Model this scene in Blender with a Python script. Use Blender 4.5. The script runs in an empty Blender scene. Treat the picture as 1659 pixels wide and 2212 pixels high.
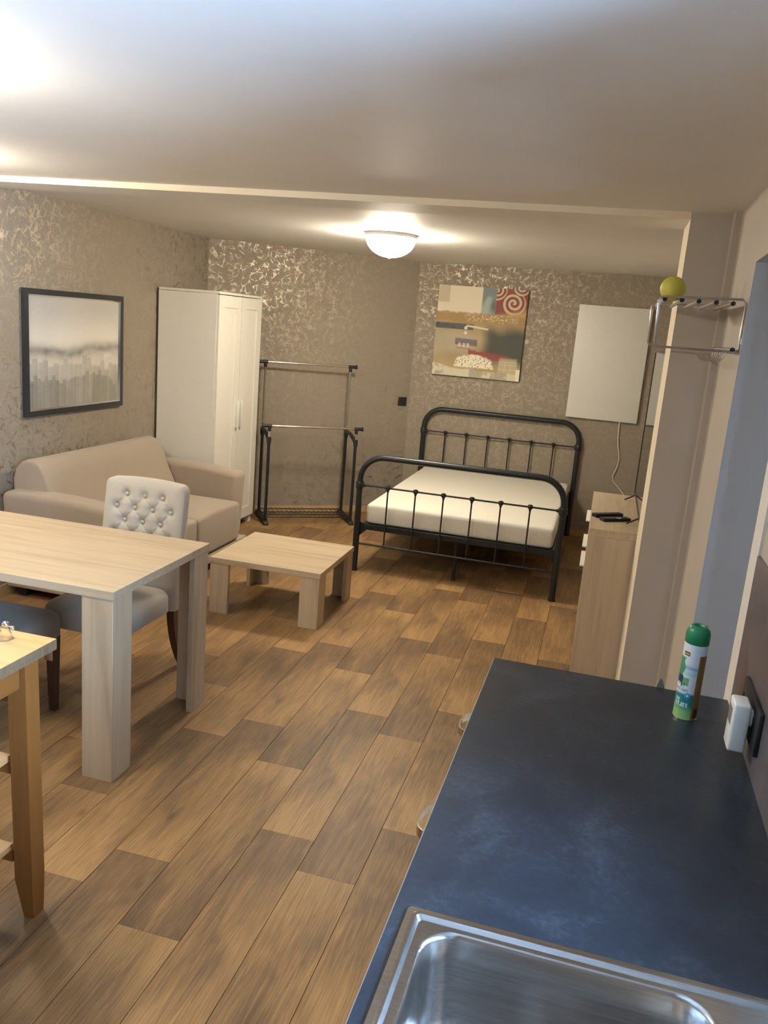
import bpy, bmesh, math, random
from mathutils import Vector, Matrix, noise

random.seed(7)
S = bpy.context.scene
C = S.collection
PI = math.pi

# ------------------------------------------------------------------ camera
cam = bpy.data.cameras.new('camera')
cam.sensor_fit = 'VERTICAL'
cam.sensor_height = 36.0
cam.lens = 1779.86 / 2212 * 36.0
cam.clip_start = 0.02
cam_ob = bpy.data.objects.new('camera', cam)
C.objects.link(cam_ob)
R_ = Vector((0.961781, 0.261853, 0.080061)); U_ = Vector((-0.134028, 0.195231, 0.971556)); F_ = Vector((-0.238775, 0.945155, -0.222865))
m3 = Matrix((R_, U_, -F_)).transposed()
cam_ob.matrix_world = Matrix.Translation((0, 0, 1.7705)) @ m3.to_4x4()
S.camera = cam_ob

# ------------------------------------------------------------------ world, exposure
w = bpy.data.worlds.new('sky'); S.world = w; w.use_nodes = True
bg = w.node_tree.nodes['Background']
bg.inputs[0].default_value = (0.40, 0.63, 0.98, 1)
bg.inputs[1].default_value = 58.0
S.view_settings.view_transform = 'Standard'
S.view_settings.look = 'None'
S.view_settings.exposure = 0.12
S.view_settings.gamma = 1.0
S.view_settings.use_curve_mapping = False
LAMP_FAR = 145.0
LAMP_MID = 60.0
LAMP_NEAR = 82.0
LAMP_COL = (1.0, 0.89, 0.70)

# ------------------------------------------------------------------ material helpers
MATS = {}
def new_mat(name):
    m = bpy.data.materials.new(name); m.use_nodes = True
    nt = m.node_tree
    b = nt.nodes['Principled BSDF']
    MATS[name] = m
    return m, nt, b
def setin(b, **k):
    for n, v in k.items():
        n = n.replace('_', ' ')
        if n in b.inputs: b.inputs[n].default_value = v
def rgb(c): return (c[0], c[1], c[2], 1)
def coords(nt, scale=(1, 1, 1), kind='Object', loc=(0, 0, 0)):
    t = nt.nodes.new('ShaderNodeTexCoord'); mp = nt.nodes.new('ShaderNodeMapping')
    mp.inputs['Scale'].default_value = scale; mp.inputs['Location'].default_value = loc
    nt.links.new(t.outputs[kind], mp.inputs[0]); return mp.outputs[0]
def nz(nt, vec, scale, detail=3, rough=0.55, dist=0.0):
    n = nt.nodes.new('ShaderNodeTexNoise')
    n.inputs['Scale'].default_value = scale; n.inputs['Detail'].default_value = detail
    n.inputs['Roughness'].default_value = rough; n.inputs['Distortion'].default_value = dist
    if vec is not None: nt.links.new(vec, n.inputs['Vector'])
    return n.outputs['Fac']
def ramp(nt, fac, stops):
    r = nt.nodes.new('ShaderNodeValToRGB')
    e = r.color_ramp.elements
    e[0].position = stops[0][0]; e[0].color = rgb(stops[0][1]) if not isinstance(stops[0][1], (int, float)) else (stops[0][1],) * 3 + (1,)
    e[1].position = stops[-1][0]; e[1].color = rgb(stops[-1][1]) if not isinstance(stops[-1][1], (int, float)) else (stops[-1][1],) * 3 + (1,)
    for p, c in stops[1:-1]:
        x = e.new(p); x.color = rgb(c) if not isinstance(c, (int, float)) else (c,) * 3 + (1,)
    nt.links.new(fac, r.inputs[0]); return r.outputs[0]
def mixc(nt, fac, a, b, mode='MIX'):
    n = nt.nodes.new('ShaderNodeMix'); n.data_type = 'RGBA'; n.blend_type = mode
    for i, v in ((0, fac), (6, a), (7, b)):
        if isinstance(v, (int, float)): n.inputs[i].default_value = v
        elif isinstance(v, tuple): n.inputs[i].default_value = rgb(v)
        else: nt.links.new(v, n.inputs[i])
    return n.outputs[2]
def mth(nt, op, a, b=None, clamp=False):
    n = nt.nodes.new('ShaderNodeMath'); n.operation = op; n.use_clamp = clamp
    for i, v in ((0, a), (1, b)):
        if v is None: continue
        if isinstance(v, (int, float)): n.inputs[i].default_value = v
        else: nt.links.new(v, n.inputs[i])
    return n.outputs[0]
def bump(nt, b, h, strength=0.2, dist=0.01):
    n = nt.nodes.new('ShaderNodeBump'); n.inputs['Strength'].default_value = strength; n.inputs['Distance'].default_value = dist
    nt.links.new(h, n.inputs['Height']); nt.links.new(n.outputs[0], b.inputs['Normal'])
def plain(name, col, rough=0.5, metal=0.0, spec=0.5, noise_amt=0.06, nscale=18, bmp=0.0, bscale=200):
    m, nt, b = new_mat(name)
    v = coords(nt)
    f = nz(nt, v, nscale, 3)
    c0 = tuple(x * (1 - noise_amt) for x in col); c1 = tuple(min(1, x * (1 + noise_amt)) for x in col)
    nt.links.new(ramp(nt, f, [(0.3, c0), (0.7, c1)]), b.inputs['Base Color'])
    setin(b, Roughness=rough, Metallic=metal, Specular_IOR_Level=spec)
    if bmp: bump(nt, b, nz(nt, v, bscale, 2), bmp, 0.002)
    return m
def wood(name, axis, light, dark, rough=0.45, along=1.6, across=34, contrast=(0.35, 0.68)):
    m, nt, b = new_mat(name)
    sc = [across] * 3; sc['xyz'.index(axis)] = along
    v = coords(nt, tuple(sc))
    f = nz(nt, v, 1.0, 5, 0.6, 0.4)
    sc2 = [9.0] * 3; sc2['xyz'.index(axis)] = 0.7
    f2 = nz(nt, coords(nt, tuple(sc2)), 1.0, 3, 0.5, 0.8)
    mixf = mth(nt, 'ADD', mth(nt, 'MULTIPLY', f, 0.55), mth(nt, 'MULTIPLY', f2, 0.45))
    nt.links.new(ramp(nt, mixf, [(contrast[0], dark), (0.5, tuple((a + 2 * c) / 3 for a, c in zip(dark, light))), (contrast[1], light)]), b.inputs['Base Color'])
    setin(b, Roughness=rough, Specular_IOR_Level=0.4)
    bump(nt, b, f, 0.06, 0.002)
    return m

OAK_L = (0.56, 0.44, 0.295); OAK_D = (0.38, 0.285, 0.185)
for a in 'xyz': wood('pale_oak_' + a, a, OAK_L, OAK_D)
for a in 'xyz': wood('beech_' + a, a, (0.66, 0.40, 0.17), (0.50, 0.27, 0.10), 0.4, 2.2, 40)
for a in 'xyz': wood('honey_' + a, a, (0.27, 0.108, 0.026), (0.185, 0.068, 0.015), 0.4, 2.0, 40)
wood('stave_end', 'z', (0.19, 0.122, 0.066), (0.12, 0.076, 0.04), 0.6, 60, 90)
wood('dark_leg', 'z', (0.095, 0.045, 0.026), (0.06, 0.028, 0.016), 0.35, 2, 40)
wood('pine_trim', 'x', (0.52, 0.36, 0.19), (0.42, 0.28, 0.14), 0.5, 2, 40)
plain('white_lacquer', (0.78, 0.75, 0.67), 0.35, noise_amt=0.015)
plain('white_plastic', (0.78, 0.77, 0.72), 0.35, noise_amt=0.02)
plain('handle_white', (0.74, 0.74, 0.68), 0.4, noise_amt=0.02)
plain('heater_white', (0.72, 0.71, 0.66), 0.45, noise_amt=0.015)
plain('ceiling_paint', (0.76, 0.745, 0.715), 0.6, noise_amt=0.02, nscale=3)
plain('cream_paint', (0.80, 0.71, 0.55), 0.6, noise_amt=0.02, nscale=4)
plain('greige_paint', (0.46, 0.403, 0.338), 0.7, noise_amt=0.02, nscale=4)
plain('blush_paint', (0.455, 0.40, 0.342), 0.7, noise_amt=0.02, nscale=4)
plain('hall_paint', (0.42, 0.395, 0.37), 0.6, noise_amt=0.02, nscale=4)
plain('trim_white', (0.74, 0.68, 0.61), 0.5, noise_amt=0.02)
plain('black_metal', (0.018, 0.022, 0.026), 0.38, 0.2, noise_amt=0.2, nscale=60)
plain('black_plastic', (0.012, 0.014, 0.017), 0.45, noise_amt=0.15)
plain('tv_bezel', (0.02, 0.02, 0.022), 0.35, noise_amt=0.1)
plain('chrome', (0.74, 0.72, 0.68), 0.13, 1.0, noise_amt=0.03)
plain('satin_wire', (0.50, 0.49, 0.47), 0.32, 1.0, noise_amt=0.05)
plain('nickel', (0.72, 0.68, 0.60), 0.22, 1.0, noise_amt=0.05)
plain('subfloor', (0.06, 0.04, 0.025), 0.9)
plain('yellow_rubber', (0.60, 0.55, 0.08), 0.5, noise_amt=0.04)
plain('green_cap', (0.01, 0.20, 0.08), 0.35, noise_amt=0.05)
plain('frame_black', (0.025, 0.027, 0.03), 0.3, noise_amt=0.1)
plain('silver_bevel', (0.80, 0.80, 0.80), 0.12, 1.0, noise_amt=0.02)
plain('canvas_edge', (0.10, 0.09, 0.08), 0.8)
plain('cabinet_white', (0.70, 0.68, 0.63), 0.4, noise_amt=0.02)
plain('grey_plastic', (0.20, 0.18, 0.16), 0.5)
plain('worktop_edge', (0.45, 0.43, 0.40), 0.4)
plain('label_white', (0.8, 0.8, 0.8), 0.5)
plain('seam_dark', (0.05, 0.04, 0.03), 0.8)

def fabric(name, col, weave=420, bstr=0.18, sheen=0.25):
    m, nt, b = new_mat(name)
    v = coords(nt)
    f = nz(nt, v, weave, 2, 0.6); g = nz(nt, v, 7, 3)
    c = ramp(nt, f, [(0.25, tuple(x * 0.82 for x in col)), (0.75, tuple(min(1, x * 1.1) for x in col))])
    c = mixc(nt, 0.18, c, ramp(nt, g, [(0.3, tuple(x * 0.85 for x in col)), (0.7, col)]))
    nt.links.new(c, b.inputs['Base Color'])
    setin(b, Roughness=0.92, Specular_IOR_Level=0.2, Sheen_Weight=sheen, Sheen_Roughness=0.5)
    bump(nt, b, f, bstr, 0.0015)
    return m
fabric('sofa_fabric', (0.355, 0.283, 0.216))
plain('sofa_band', (0.46, 0.385, 0.295), 0.7)
fabric('chair_linen', (0.50, 0.45, 0.375))
fabric('chair_seat_brown', (0.25, 0.20, 0.155))
m = fabric('mattress_cover', (0.80, 0.76, 0.66), 300, 0.1)
nt = m.node_tree; b = nt.nodes['Principled BSDF']
wv = nt.nodes.new('ShaderNodeTexWave'); wv.bands_direction = 'Y'; wv.inputs['Scale'].default_value = 14; wv.inputs['Distortion'].default_value = 2.5; wv.inputs['Detail'].default_value = 1
nt.links.new(coords(nt, (0.25, 1, 1)), wv.inputs[0])
bump(nt, b, wv.outputs[1], 0.25, 0.004)

# vertex-colour print (flat pictures and labels)
def print_mat(name, rough=0.6, coat=0.0):
    m, nt, b = new_mat(name)
    a = nt.nodes.new('ShaderNodeVertexColor'); a.layer_name = 'print'
    f = nz(nt, coords(nt), 60, 2)
    nt.links.new(mixc(nt, 0.06, a.outputs[0], f, 'OVERLAY'), b.inputs['Base Color'])
    setin(b, Roughness=rough, Coat_Weight=coat, Coat_Roughness=0.03)
    return m
print_mat('painting', 0.7); print_mat('photo_print', 0.4, 0.35); print_mat('can_label', 0.35)

# wallpaper with a satin scroll pattern
def wallpaper():
    m, nt, b = new_mat('wallpaper')
    v = coords(nt)
    n1 = nz(nt, v, 9, 2, 0.5)
    cmb = nt.nodes.new('ShaderNodeVectorMath'); cmb.operation = 'SCALE'
    nt.links.new(v, cmb.inputs[0])
    warp = nt.nodes.new('ShaderNodeTexNoise'); warp.inputs['Scale'].default_value = 9; warp.inputs['Detail'].default_value = 2
    nt.links.new(v, warp.inputs['Vector'])
    sc = nt.nodes.new('ShaderNodeVectorMath'); sc.operation = 'MULTIPLY_ADD'
    sc.inputs[1].default_value = (0.16, 0.16, 0.16)
    nt.links.new(warp.outputs['Color'], sc.inputs[0]); nt.links.new(v, sc.inputs[2])
    vo = nt.nodes.new('ShaderNodeTexVoronoi'); vo.feature = 'DISTANCE_TO_EDGE'; vo.inputs['Scale'].default_value = 16
    nt.links.new(sc.outputs[0], vo.inputs['Vector'])
    vo2 = nt.nodes.new('ShaderNodeTexVoronoi'); vo2.feature = 'F1'; vo2.inputs['Scale'].default_value = 13
    nt.links.new(sc.outputs[0], vo2.inputs['Vector'])
    ring = mth(nt, 'SINE', mth(nt, 'MULTIPLY', vo2.outputs['Distance'], 26))
    line1 = ramp(nt, vo.outputs['Distance'], [(0.02, 1.0), (0.09, 0.0)])
    line2 = ramp(nt, ring, [(0.55, 0.0), (0.95, 1.0)])
    mask = mth(nt, 'MAXIMUM', line1, mth(nt, 'MULTIPLY', line2, 0.8))
    brk = ramp(nt, nz(nt, v, 22, 2), [(0.40, 0.0), (0.55, 1.0)])
    mask = mth(nt, 'MULTIPLY', mask, brk)
    big = ramp(nt, nz(nt, v, 60, 3), [(0.3, (0.285, 0.240, 0.185)), (0.7, (0.325, 0.273, 0.212))])
    col = mixc(nt, mth(nt, 'MULTIPLY', mask, 0.7), big, (0.435, 0.375, 0.295))
    nt.links.new(col, b.inputs['Base Color'])
    rg = mth(nt, 'SUBTRACT', 0.78, mth(nt, 'MULTIPLY', mask, 0.33))
    nt.links.new(rg, b.inputs['Roughness'])
    nt.links.new(mth(nt, 'ADD', 0.2, mth(nt, 'MULTIPLY', mask, 0.8)), b.inputs['Specular IOR Level'])
    nt.links.new(mth(nt, 'MULTIPLY', mask, 0.85), b.inputs['Metallic'])
    bump(nt, b, mask, 0.10, 0.002)
wallpaper()

# printed vinyl planks
def planks_mat():
    m, nt, b = new_mat('vinyl_plank')
    at = nt.nodes.new('ShaderNodeAttribute'); at.attribute_type = 'OBJECT'; at.attribute_name = 'seed'
    af = nt.nodes.new('ShaderNodeAttribute'); af.attribute_type = 'OBJECT'; af.attribute_name = 'lean'
    t = nt.nodes.new('ShaderNodeTexCoord')
    off = nt.nodes.new('ShaderNodeCombineXYZ'); nt.links.new(at.outputs['Fac'], off.inputs[2])
    add = nt.nodes.new('ShaderNodeVectorMath'); add.operation = 'ADD'
    nt.links.new(t.outputs['Object'], add.inputs[0]); nt.links.new(off.outputs[0], add.inputs[1])
    def mp(s):
        x = nt.nodes.new('ShaderNodeMapping'); x.inputs['Scale'].default_value = s
        nt.links.new(add.outputs[0], x.inputs[0]); return x.outputs[0]
    sep = nt.nodes.new('ShaderNodeSeparateXYZ'); nt.links.new(t.outputs['Object'], sep.inputs[0])
    # lean in [-1,1]: which end of the printed board is the pale one
    g = mth(nt, 'MULTIPLY', mth(nt, 'SUBTRACT', sep.outputs[1], 0.5), af.outputs['Fac'])
    cloud = nz(nt, mp((7, 2.2, 1)), 1.0, 3, 0.55, 0.5)
    grain = nz(nt, mp((60, 3.5, 1)), 1.0, 5, 0.65, 1.4)
    fine = nz(nt, mp((170, 9, 1)), 1.0, 3, 0.6, 0.6)
    f = mth(nt, 'ADD', mth(nt, 'ADD', mth(nt, 'MULTIPLY', cloud, 0.58), mth(nt, 'MULTIPLY', g, 0.27)), mth(nt, 'MULTIPLY', grain, 0.58))
    f = mth(nt, 'ADD', f, -0.06)
    col = ramp(nt, f, [(0.32, (0.145, 0.088, 0.046)), (0.45, (0.235, 0.138, 0.064)), (0.56, (0.345, 0.198, 0.083)), (0.70, (0.470, 0.278, 0.115))])
    col = mixc(nt, mth(nt, 'MULTIPLY', fine, 0.28), col, (0.13, 0.08, 0.045))
    wv = nt.nodes.new('ShaderNodeTexWave'); wv.bands_direction = 'X'
    wv.inputs['Scale'].default_value = 3.2; wv.inputs['Distortion'].default_value = 7.0; wv.inputs['Detail'].default_value = 3.0; wv.inputs['Detail Scale'].default_value = 1.2
    nt.links.new(mp((9, 1.1, 1)), wv.inputs['Vector'])
    col = mixc(nt, mth(nt, 'MULTIPLY', ramp(nt, wv.outputs['Fac'], [(0.62, 0.0), (0.95, 1.0)]), 0.24), col, (0.11, 0.062, 0.03))
    kn = nt.nodes.new('ShaderNodeTexVoronoi'); kn.inputs['Scale'].default_value = 1.0
    nt.links.new(mp((6, 2.6, 1)), kn.inputs['Vector'])
    spot = ramp(nt, kn.outputs['Distance'], [(0.02, 1.0), (0.10, 0.0)])
    col = mixc(nt, mth(nt, 'MULTIPLY', spot, 0.55), col, (0.09, 0.05, 0.028))
    nt.links.new(col, b.inputs['Base Color'])
    setin(b, Roughness=0.48, Specular_IOR_Level=0.35)
    bump(nt, b, grain, 0.10, 0.0015)
planks_mat()

def slate(name, c0, c1, c2, rough, sc=6):
    m, nt, b = new_mat(name)
    v = coords(nt)
    f = mth(nt, 'ADD', mth(nt, 'MULTIPLY', nz(nt, v, sc, 6, 0.65, 0.6), 0.6), mth(nt, 'MULTIPLY', nz(nt, v, sc * 14, 4, 0.7), 0.4))
    nt.links.new(ramp(nt, f, [(0.36, c0), (0.52, c1), (0.68, c2)]), b.inputs['Base Color'])
    fl = nt.nodes.new('ShaderNodeTexVoronoi'); fl.inputs['Scale'].default_value = 30
    setin(b, Roughness=rough, Specular_IOR_Level=0.45)
    bump(nt, b, f, 0.05, 0.002)
slate('slate_top', (0.011, 0.0155, 0.0225), (0.018, 0.025, 0.035), (0.050, 0.061, 0.076), 0.38)
slate('slate_splash', (0.085, 0.075, 0.085), (0.12, 0.105, 0.115), (0.17, 0.15, 0.155), 0.3)

def steel():
    m, nt, b = new_mat('brushed_steel')
    f = nz(nt, coords(nt, (8, 300, 300)), 1.0, 3)
    nt.links.new(ramp(nt, f, [(0.3, (0.44, 0.43, 0.42)), (0.7, (0.56, 0.55, 0.53))]), b.inputs['Base Color'])
    setin(b, Metallic=1.0, Roughness=0.24)
    bump(nt, b, f, 0.03, 0.001)
steel()
def screen():
    m, nt, b = new_mat('tv_screen')
    nt.links.new(ramp(nt, nz(nt, coords(nt), 4, 2), [(0.3, (0.006, 0.007, 0.009)), (0.7, (0.009, 0.010, 0.012))]), b.inputs['Base Color'])
    setin(b, Roughness=0.05, Specular_IOR_Level=0.7)
screen()
def glow(name, col, strength):
    m, nt, b = new_mat(name)
    setin(b, Base_Color=(0.9, 0.88, 0.84, 1), Roughness=0.3)
    b.inputs['Emission Color'].default_value = rgb(col); b.inputs['Emission Strength'].default_value = strength
    return m
glow('lamp_far_glass', LAMP_COL, LAMP_FAR); glow('lamp_mid_glass', LAMP_COL, LAMP_MID); glow('lamp_near_glass', LAMP_COL, LAMP_NEAR)
def pane():
    m, nt, b = new_mat('window_glass')
    tr = nt.nodes.new('ShaderNodeBsdfTransparent'); gl = nt.nodes.new('ShaderNodeBsdfGlossy'); gl.inputs['Roughness'].default_value = 0.02
    fr = nt.nodes.new('ShaderNodeFresnel'); fr.inputs[0].default_value = 1.45
    mx = nt.nodes.new('ShaderNodeMixShader')
    nt.links.new(fr.outputs[0], mx.inputs[0]); nt.links.new(tr.outputs[0], mx.inputs[1]); nt.links.new(gl.outputs[0], mx.inputs[2])
    nt.links.new(mx.outputs[0], nt.nodes['Material Output'].inputs[0])
pane()

# ------------------------------------------------------------------ mesh helpers
def link(name, me, mat, parent=None, smooth=None):
    o = bpy.data.objects.new(name, me); C.objects.link(o)
    if mat is not None:
        for mm in (mat if isinstance(mat, (list, tuple)) else [mat]): me.materials.append(MATS[mm])
    if parent is not None: o.parent = parent
    if smooth is not None and len(me.polygons):
        me.polygons.foreach_set('use_smooth', [True] * len(me.polygons))
        me.set_sharp_from_angle(angle=math.radians(smooth))
    return o
def from_bm(name, bm, mat, parent=None, smooth=None):
    bmesh.ops.recalc_face_normals(bm, faces=bm.faces)
    me = bpy.data.meshes.new(name); bm.to_mesh(me); bm.free()
    return link(name, me, mat, parent, smooth)
def box(bm, x0, x1, y0, y1, z0, z1):
    v = [bm.verts.new(p) for p in ((x0, y0, z0), (x1, y0, z0), (x1, y1, z0), (x0, y1, z0), (x0, y0, z1), (x1, y0, z1), (x1, y1, z1), (x0, y1, z1))]
    return [bm.faces.new([v[i] for i in f]) for f in ((0, 3, 2, 1), (4, 5, 6, 7), (0, 1, 5, 4), (1, 2, 6, 5), (2, 3, 7, 6), (3, 0, 4, 7))]
def bx(name, dims, mat, parent=None, bev=0.0, seg=2):
    bm = bmesh.new(); box(bm, *dims)
    if bev:
        bmesh.ops.bevel(bm, geom=bm.edges[:], offset=bev, segments=seg, profile=0.5, affect='EDGES')
    return from_bm(name, bm, mat, parent, 40 if bev else None)
def boxes(name, dl, mat, parent=None):
    bm = bmesh.new()
    for d in dl: box(bm, *d)
    return from_bm(name, bm, mat, parent)
def prism_bm(bm, poly, z0, z1, axis='z'):
    def P(a, b_, c):
        return (a, b_, c) if axis == 'z' else ((c, a, b_) if axis == 'x' else (a, c, b_))
    lo = [bm.verts.new(P(a, b_, z0)) for a, b_ in poly]; hi = [bm.verts.new(P(a, b_, z1)) for a, b_ in poly]
    n = len(poly); fs = []
    for i in range(n):
        fs.append(bm.faces.new((lo[i], lo[(i + 1) % n], hi[(i + 1) % n], hi[i])))
    fs.append(bm.faces.new(lo[::-1])); fs.append(bm.faces.new(hi))
    return fs
def prism(name, poly, z0, z1, mat, parent=None, axis='z', bev=0, seg=2, smooth=None):
    bm = bmesh.new(); prism_bm(bm, poly, z0, z1, axis)
    if bev: bmesh.ops.bevel(bm, geom=bm.edges[:], offset=bev, segments=seg, profile=0.5, affect='EDGES')
    return from_bm(name, bm, mat, parent, smooth if smooth else (40 if bev else None))
def tube_bm(bm, pts, r, n=10, closed=False, caps=True):
    pts = [Vector(p) for p in pts]; N = len(pts)
    rs = r if isinstance(r, (list, tuple)) else [r] * N
    tang = []
    for i in range(N):
        a = pts[(i - 1) % N] if (closed or i > 0) else pts[i]
        c = pts[(i + 1) % N] if (closed or i < N - 1) else pts[i]
        tang.append((c - a).normalized())
    up = Vector((0, 0, 1)) if abs(tang[0].z) < 0.9 else Vector((1, 0, 0))
    u = tang[0].cross(up).normalized(); rings = []
    for i in range(N):
        if i > 0:
            q = tang[i - 1].rotation_difference(tang[i]); u = (q @ u)
            u = (u - tang[i] * u.dot(tang[i])).normalized()
        v = tang[i].cross(u)
        rings.append([bm.verts.new(pts[i] + (u * math.cos(2 * PI * k / n) + v * math.sin(2 * PI * k / n)) * rs[i]) for k in range(n)])
    for i in range(N if closed else N - 1):
        a, c = rings[i], rings[(i + 1) % N]
        for k in range(n): bm.faces.new((a[k], a[(k + 1) % n], c[(k + 1) % n], c[k]))
    if caps and not closed:
        bm.faces.new(rings[0][::-1]); bm.faces.new(rings[-1])
def tube(name, pts, r, mat, parent=None, n=10, closed=False):
    bm = bmesh.new(); tube_bm(bm, pts, r, n, closed)
    return from_bm(name, bm, mat, parent, 50)
def lathe(name, prof, mat, parent=None, n=24, loc=(0, 0, 0), smooth=40):
    bm = bmesh.new(); rings = []
    for r, z in prof:
        if r < 1e-5: rings.append([bm.verts.new((loc[0], loc[1], loc[2] + z))])
        else: rings.append([bm.verts.new((loc[0] + r * math.cos(2 * PI * k / n), loc[1] + r * math.sin(2 * PI * k / n), loc[2] + z)) for k in range(n)])
    for a, c in zip(rings, rings[1:]):
        for k in range(n):
            k2 = (k + 1) % n
            if len(a) == 1 and len(c) == 1: continue
            if len(a) == 1: bm.faces.new((a[0], c[k2], c[k]))
            elif len(c) == 1: bm.faces.new((a[k], a[k2], c[0]))
            else: bm.faces.new((a[k], a[k2], c[k2], c[k]))
    return from_bm(name, bm, mat, parent, smooth)
def arc(c, r, a0, a1, n, plane='xz', y=0):
    out = []
    for i in range(n + 1):
        a = a0 + (a1 - a0) * i / n
        p, q = c[0] + r * math.cos(a), c[1] + r * math.sin(a)
        out.append((p, y, q) if plane == 'xz' else ((p, q, y) if plane == 'xy' else (y, p, q)))
    return out
def rrect(u0, u1, v0, v1, r, n=8):
    pts = []
    for cx, cy, a0 in ((u1 - r, v1 - r, 0), (u0 + r, v1 - r, PI / 2), (u0 + r, v0 + r, PI), (u1 - r, v0 + r, 3 * PI / 2)):
        for k in range(n + 1):
            a = a0 + PI / 2 * k / n; pts.append((cx + r * math.cos(a), cy + r * math.sin(a)))
    return pts
def thing(name, label, cat, loc=(0, 0, 0), rz=0.0, group=None):
    o = bpy.data.objects.new(name, None); C.objects.link(o)
    o.empty_display_size = 0.1
    o.location = loc; o.rotation_euler = (0, 0, rz)
    o['label'] = label; o['category'] = cat
    if group: o['group'] = group
    return o
def tag(o, label, cat, group=None):
    o['label'] = label; o['category'] = cat
    if group: o['group'] = group
    return o
def struct(o, label=None):
    o['kind'] = 'structure'
    if label: o['label'] = label
    return o
def lab(o, label): o['label'] = label; return o
def dup_part(o, loc=None, parent=None):
    c = o.copy(); C.objects.link(c)
    if parent is not None: c.parent = parent
    if loc is not None: c.location = loc
    return c
def copy_tree(o, parent=None):
    c = o.copy(); C.objects.link(c)
    if parent is not None: c.parent = parent
    for ch in list(o.children): copy_tree(ch, c)
    return c

# ------------------------------------------------------------------ room
XL, YB, ZC, XR = -3.334, 7.632, 2.341, 0.45
YN = -1.5
KX, KY, KA = -0.194, 2.132, math.radians(-0.63)      # far front corner of the worktop, kitchen axis
def kit(u, v):
    c, s = math.cos(KA), math.sin(KA)
    return (KX + u * c - v * s, KY + u * s + v * c)

sub = struct(boxes('floor', [(XL - 0.1, 2.7, YN - 0.1, YB + 0.1, -0.12, -0.004)], 'subfloor'), 'brown wood-look vinyl floor laid in long planks')
PW, PL = 0.2, 1.0
PX0 = -1.5635
bm = bmesh.new(); fs = box(bm, 0.0011, PW - 0.0011, 0.0004, PL - 0.0004, -0.004, 0.0)
plank_me = bpy.data.meshes.new('plank'); bmesh.ops.recalc_face_normals(bm, faces=bm.faces); bm.to_mesh(plank_me); bm.free()
plank_me.materials.append(MATS['vinyl_plank'])
OFF = {0: 0.96, 1: 0.138, 2: 0.84, 3: 0.42, 4: 0.255, 5: 0.585, 6: 0.10, 7: 0.452, 8: 0.77, -1: 0.40, -2: 0.71, -3: 0.05, -4: 0.55, -5: 0.86, -6: 0.30, -7: 0.62, -8: 0.15, -9: 0.45, 9: 0.3, 10: 0.6}
LEAN = {0: -0.8, 1: -0.6, 2: 1.0, 3: -1.0, 4: 0.9, 5: -0.9, 6: -0.8, 7: -0.7, 8: 0.6, -1: 0.8, -2: -0.7, -3: 0.8, -4: -0.9}
for k in range(-9, 21):
    off = OFF.get(k, (k * 0.37) % 1.0)
    x0 = PX0 + k * PW
    y = math.floor(YN) - 1 + off
    while y < YB:
        inside = y + PL > YN and (k < 10 or (y + PL > 2.0 and y < 3.4))
        if inside and x0 < -1.9 and y > 6.53 + (x0 + PW - XL) * 0.707 + 0.1: inside = False
        if inside:
            o = bpy.data.objects.new('plank', plank_me); C.objects.link(o); o.parent = sub
            o.location = (x0, y, 0)
            o['seed'] = float((k * 7.31) % 50 + 3 + 0.015 * ((int(y) * 13) % 7)); o['lean'] = float(LEAN.get(k, random.choice((-0.8, 0.8))))
        y += PL

struct(bx('ceiling', (XL - 0.1, 1.7, YN - 0.1, YB + 0.1, ZC, ZC + 0.1), 'ceiling_paint'), 'plain pale ceiling')
struct(bx('wall_left', (XL - 0.1, XL, YN - 0.1, 6.54, 0, ZC), 'wallpaper'), 'left wall in taupe scroll wallpaper')
A0 = Vector((XL, 6.53)); A1 = Vector((-1.775, YB)); dA = (A1 - A0).normalized(); nA = Vector((-dA.y, dA.x))
pp = [A0, A1, A1 + nA * 0.1 + dA * 0.1, A0 + nA * 0.1 - dA * 0.1]
struct(prism('wall_diagonal', [tuple(p) for p in pp], 0, ZC, 'wallpaper'), 'slanted corner wall in taupe scroll wallpaper')
struct(bx('wall_far', (-1.775, XR + 0.1, YB, YB + 0.1, 0, ZC), 'wallpaper'), 'far wall in taupe scroll wallpaper behind the bed')
struct(bx('wall_right_far', (XR, XR + 0.1, 4.3, YB + 0.1, 0, ZC), 'greige_paint'))
struct(bx('wall_right_middle', (XR, XR + 0.12, 3.27, 4.3, 0, ZC), 'blush_paint'))
# pillar: cream on its room side, greige in front
bm = bmesh.new(); fs = box(bm, 0.255, XR, 3.95, 4.30, 0, ZC)
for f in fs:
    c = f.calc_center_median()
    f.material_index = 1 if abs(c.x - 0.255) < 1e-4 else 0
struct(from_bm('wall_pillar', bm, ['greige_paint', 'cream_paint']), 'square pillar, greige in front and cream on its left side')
struct(bx('trim_1', (0.424, XR, 3.86, 3.95, 0, ZC), 'blush_paint'), 'narrow boxed pipe in the corner beside the pillar')
bm = bmesh.new()
fs = prism_bm(bm, [(XL, 3.755), (0.255, 3.95), (0.255, 4.30), (XL, 3.985)], 2.312, ZC)
fs[0].material_index = 1
struct(from_bm('trim_2', bm, ['ceiling_paint', 'cream_paint']), 'shallow ceiling beam with a bright cream front edge')
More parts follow.
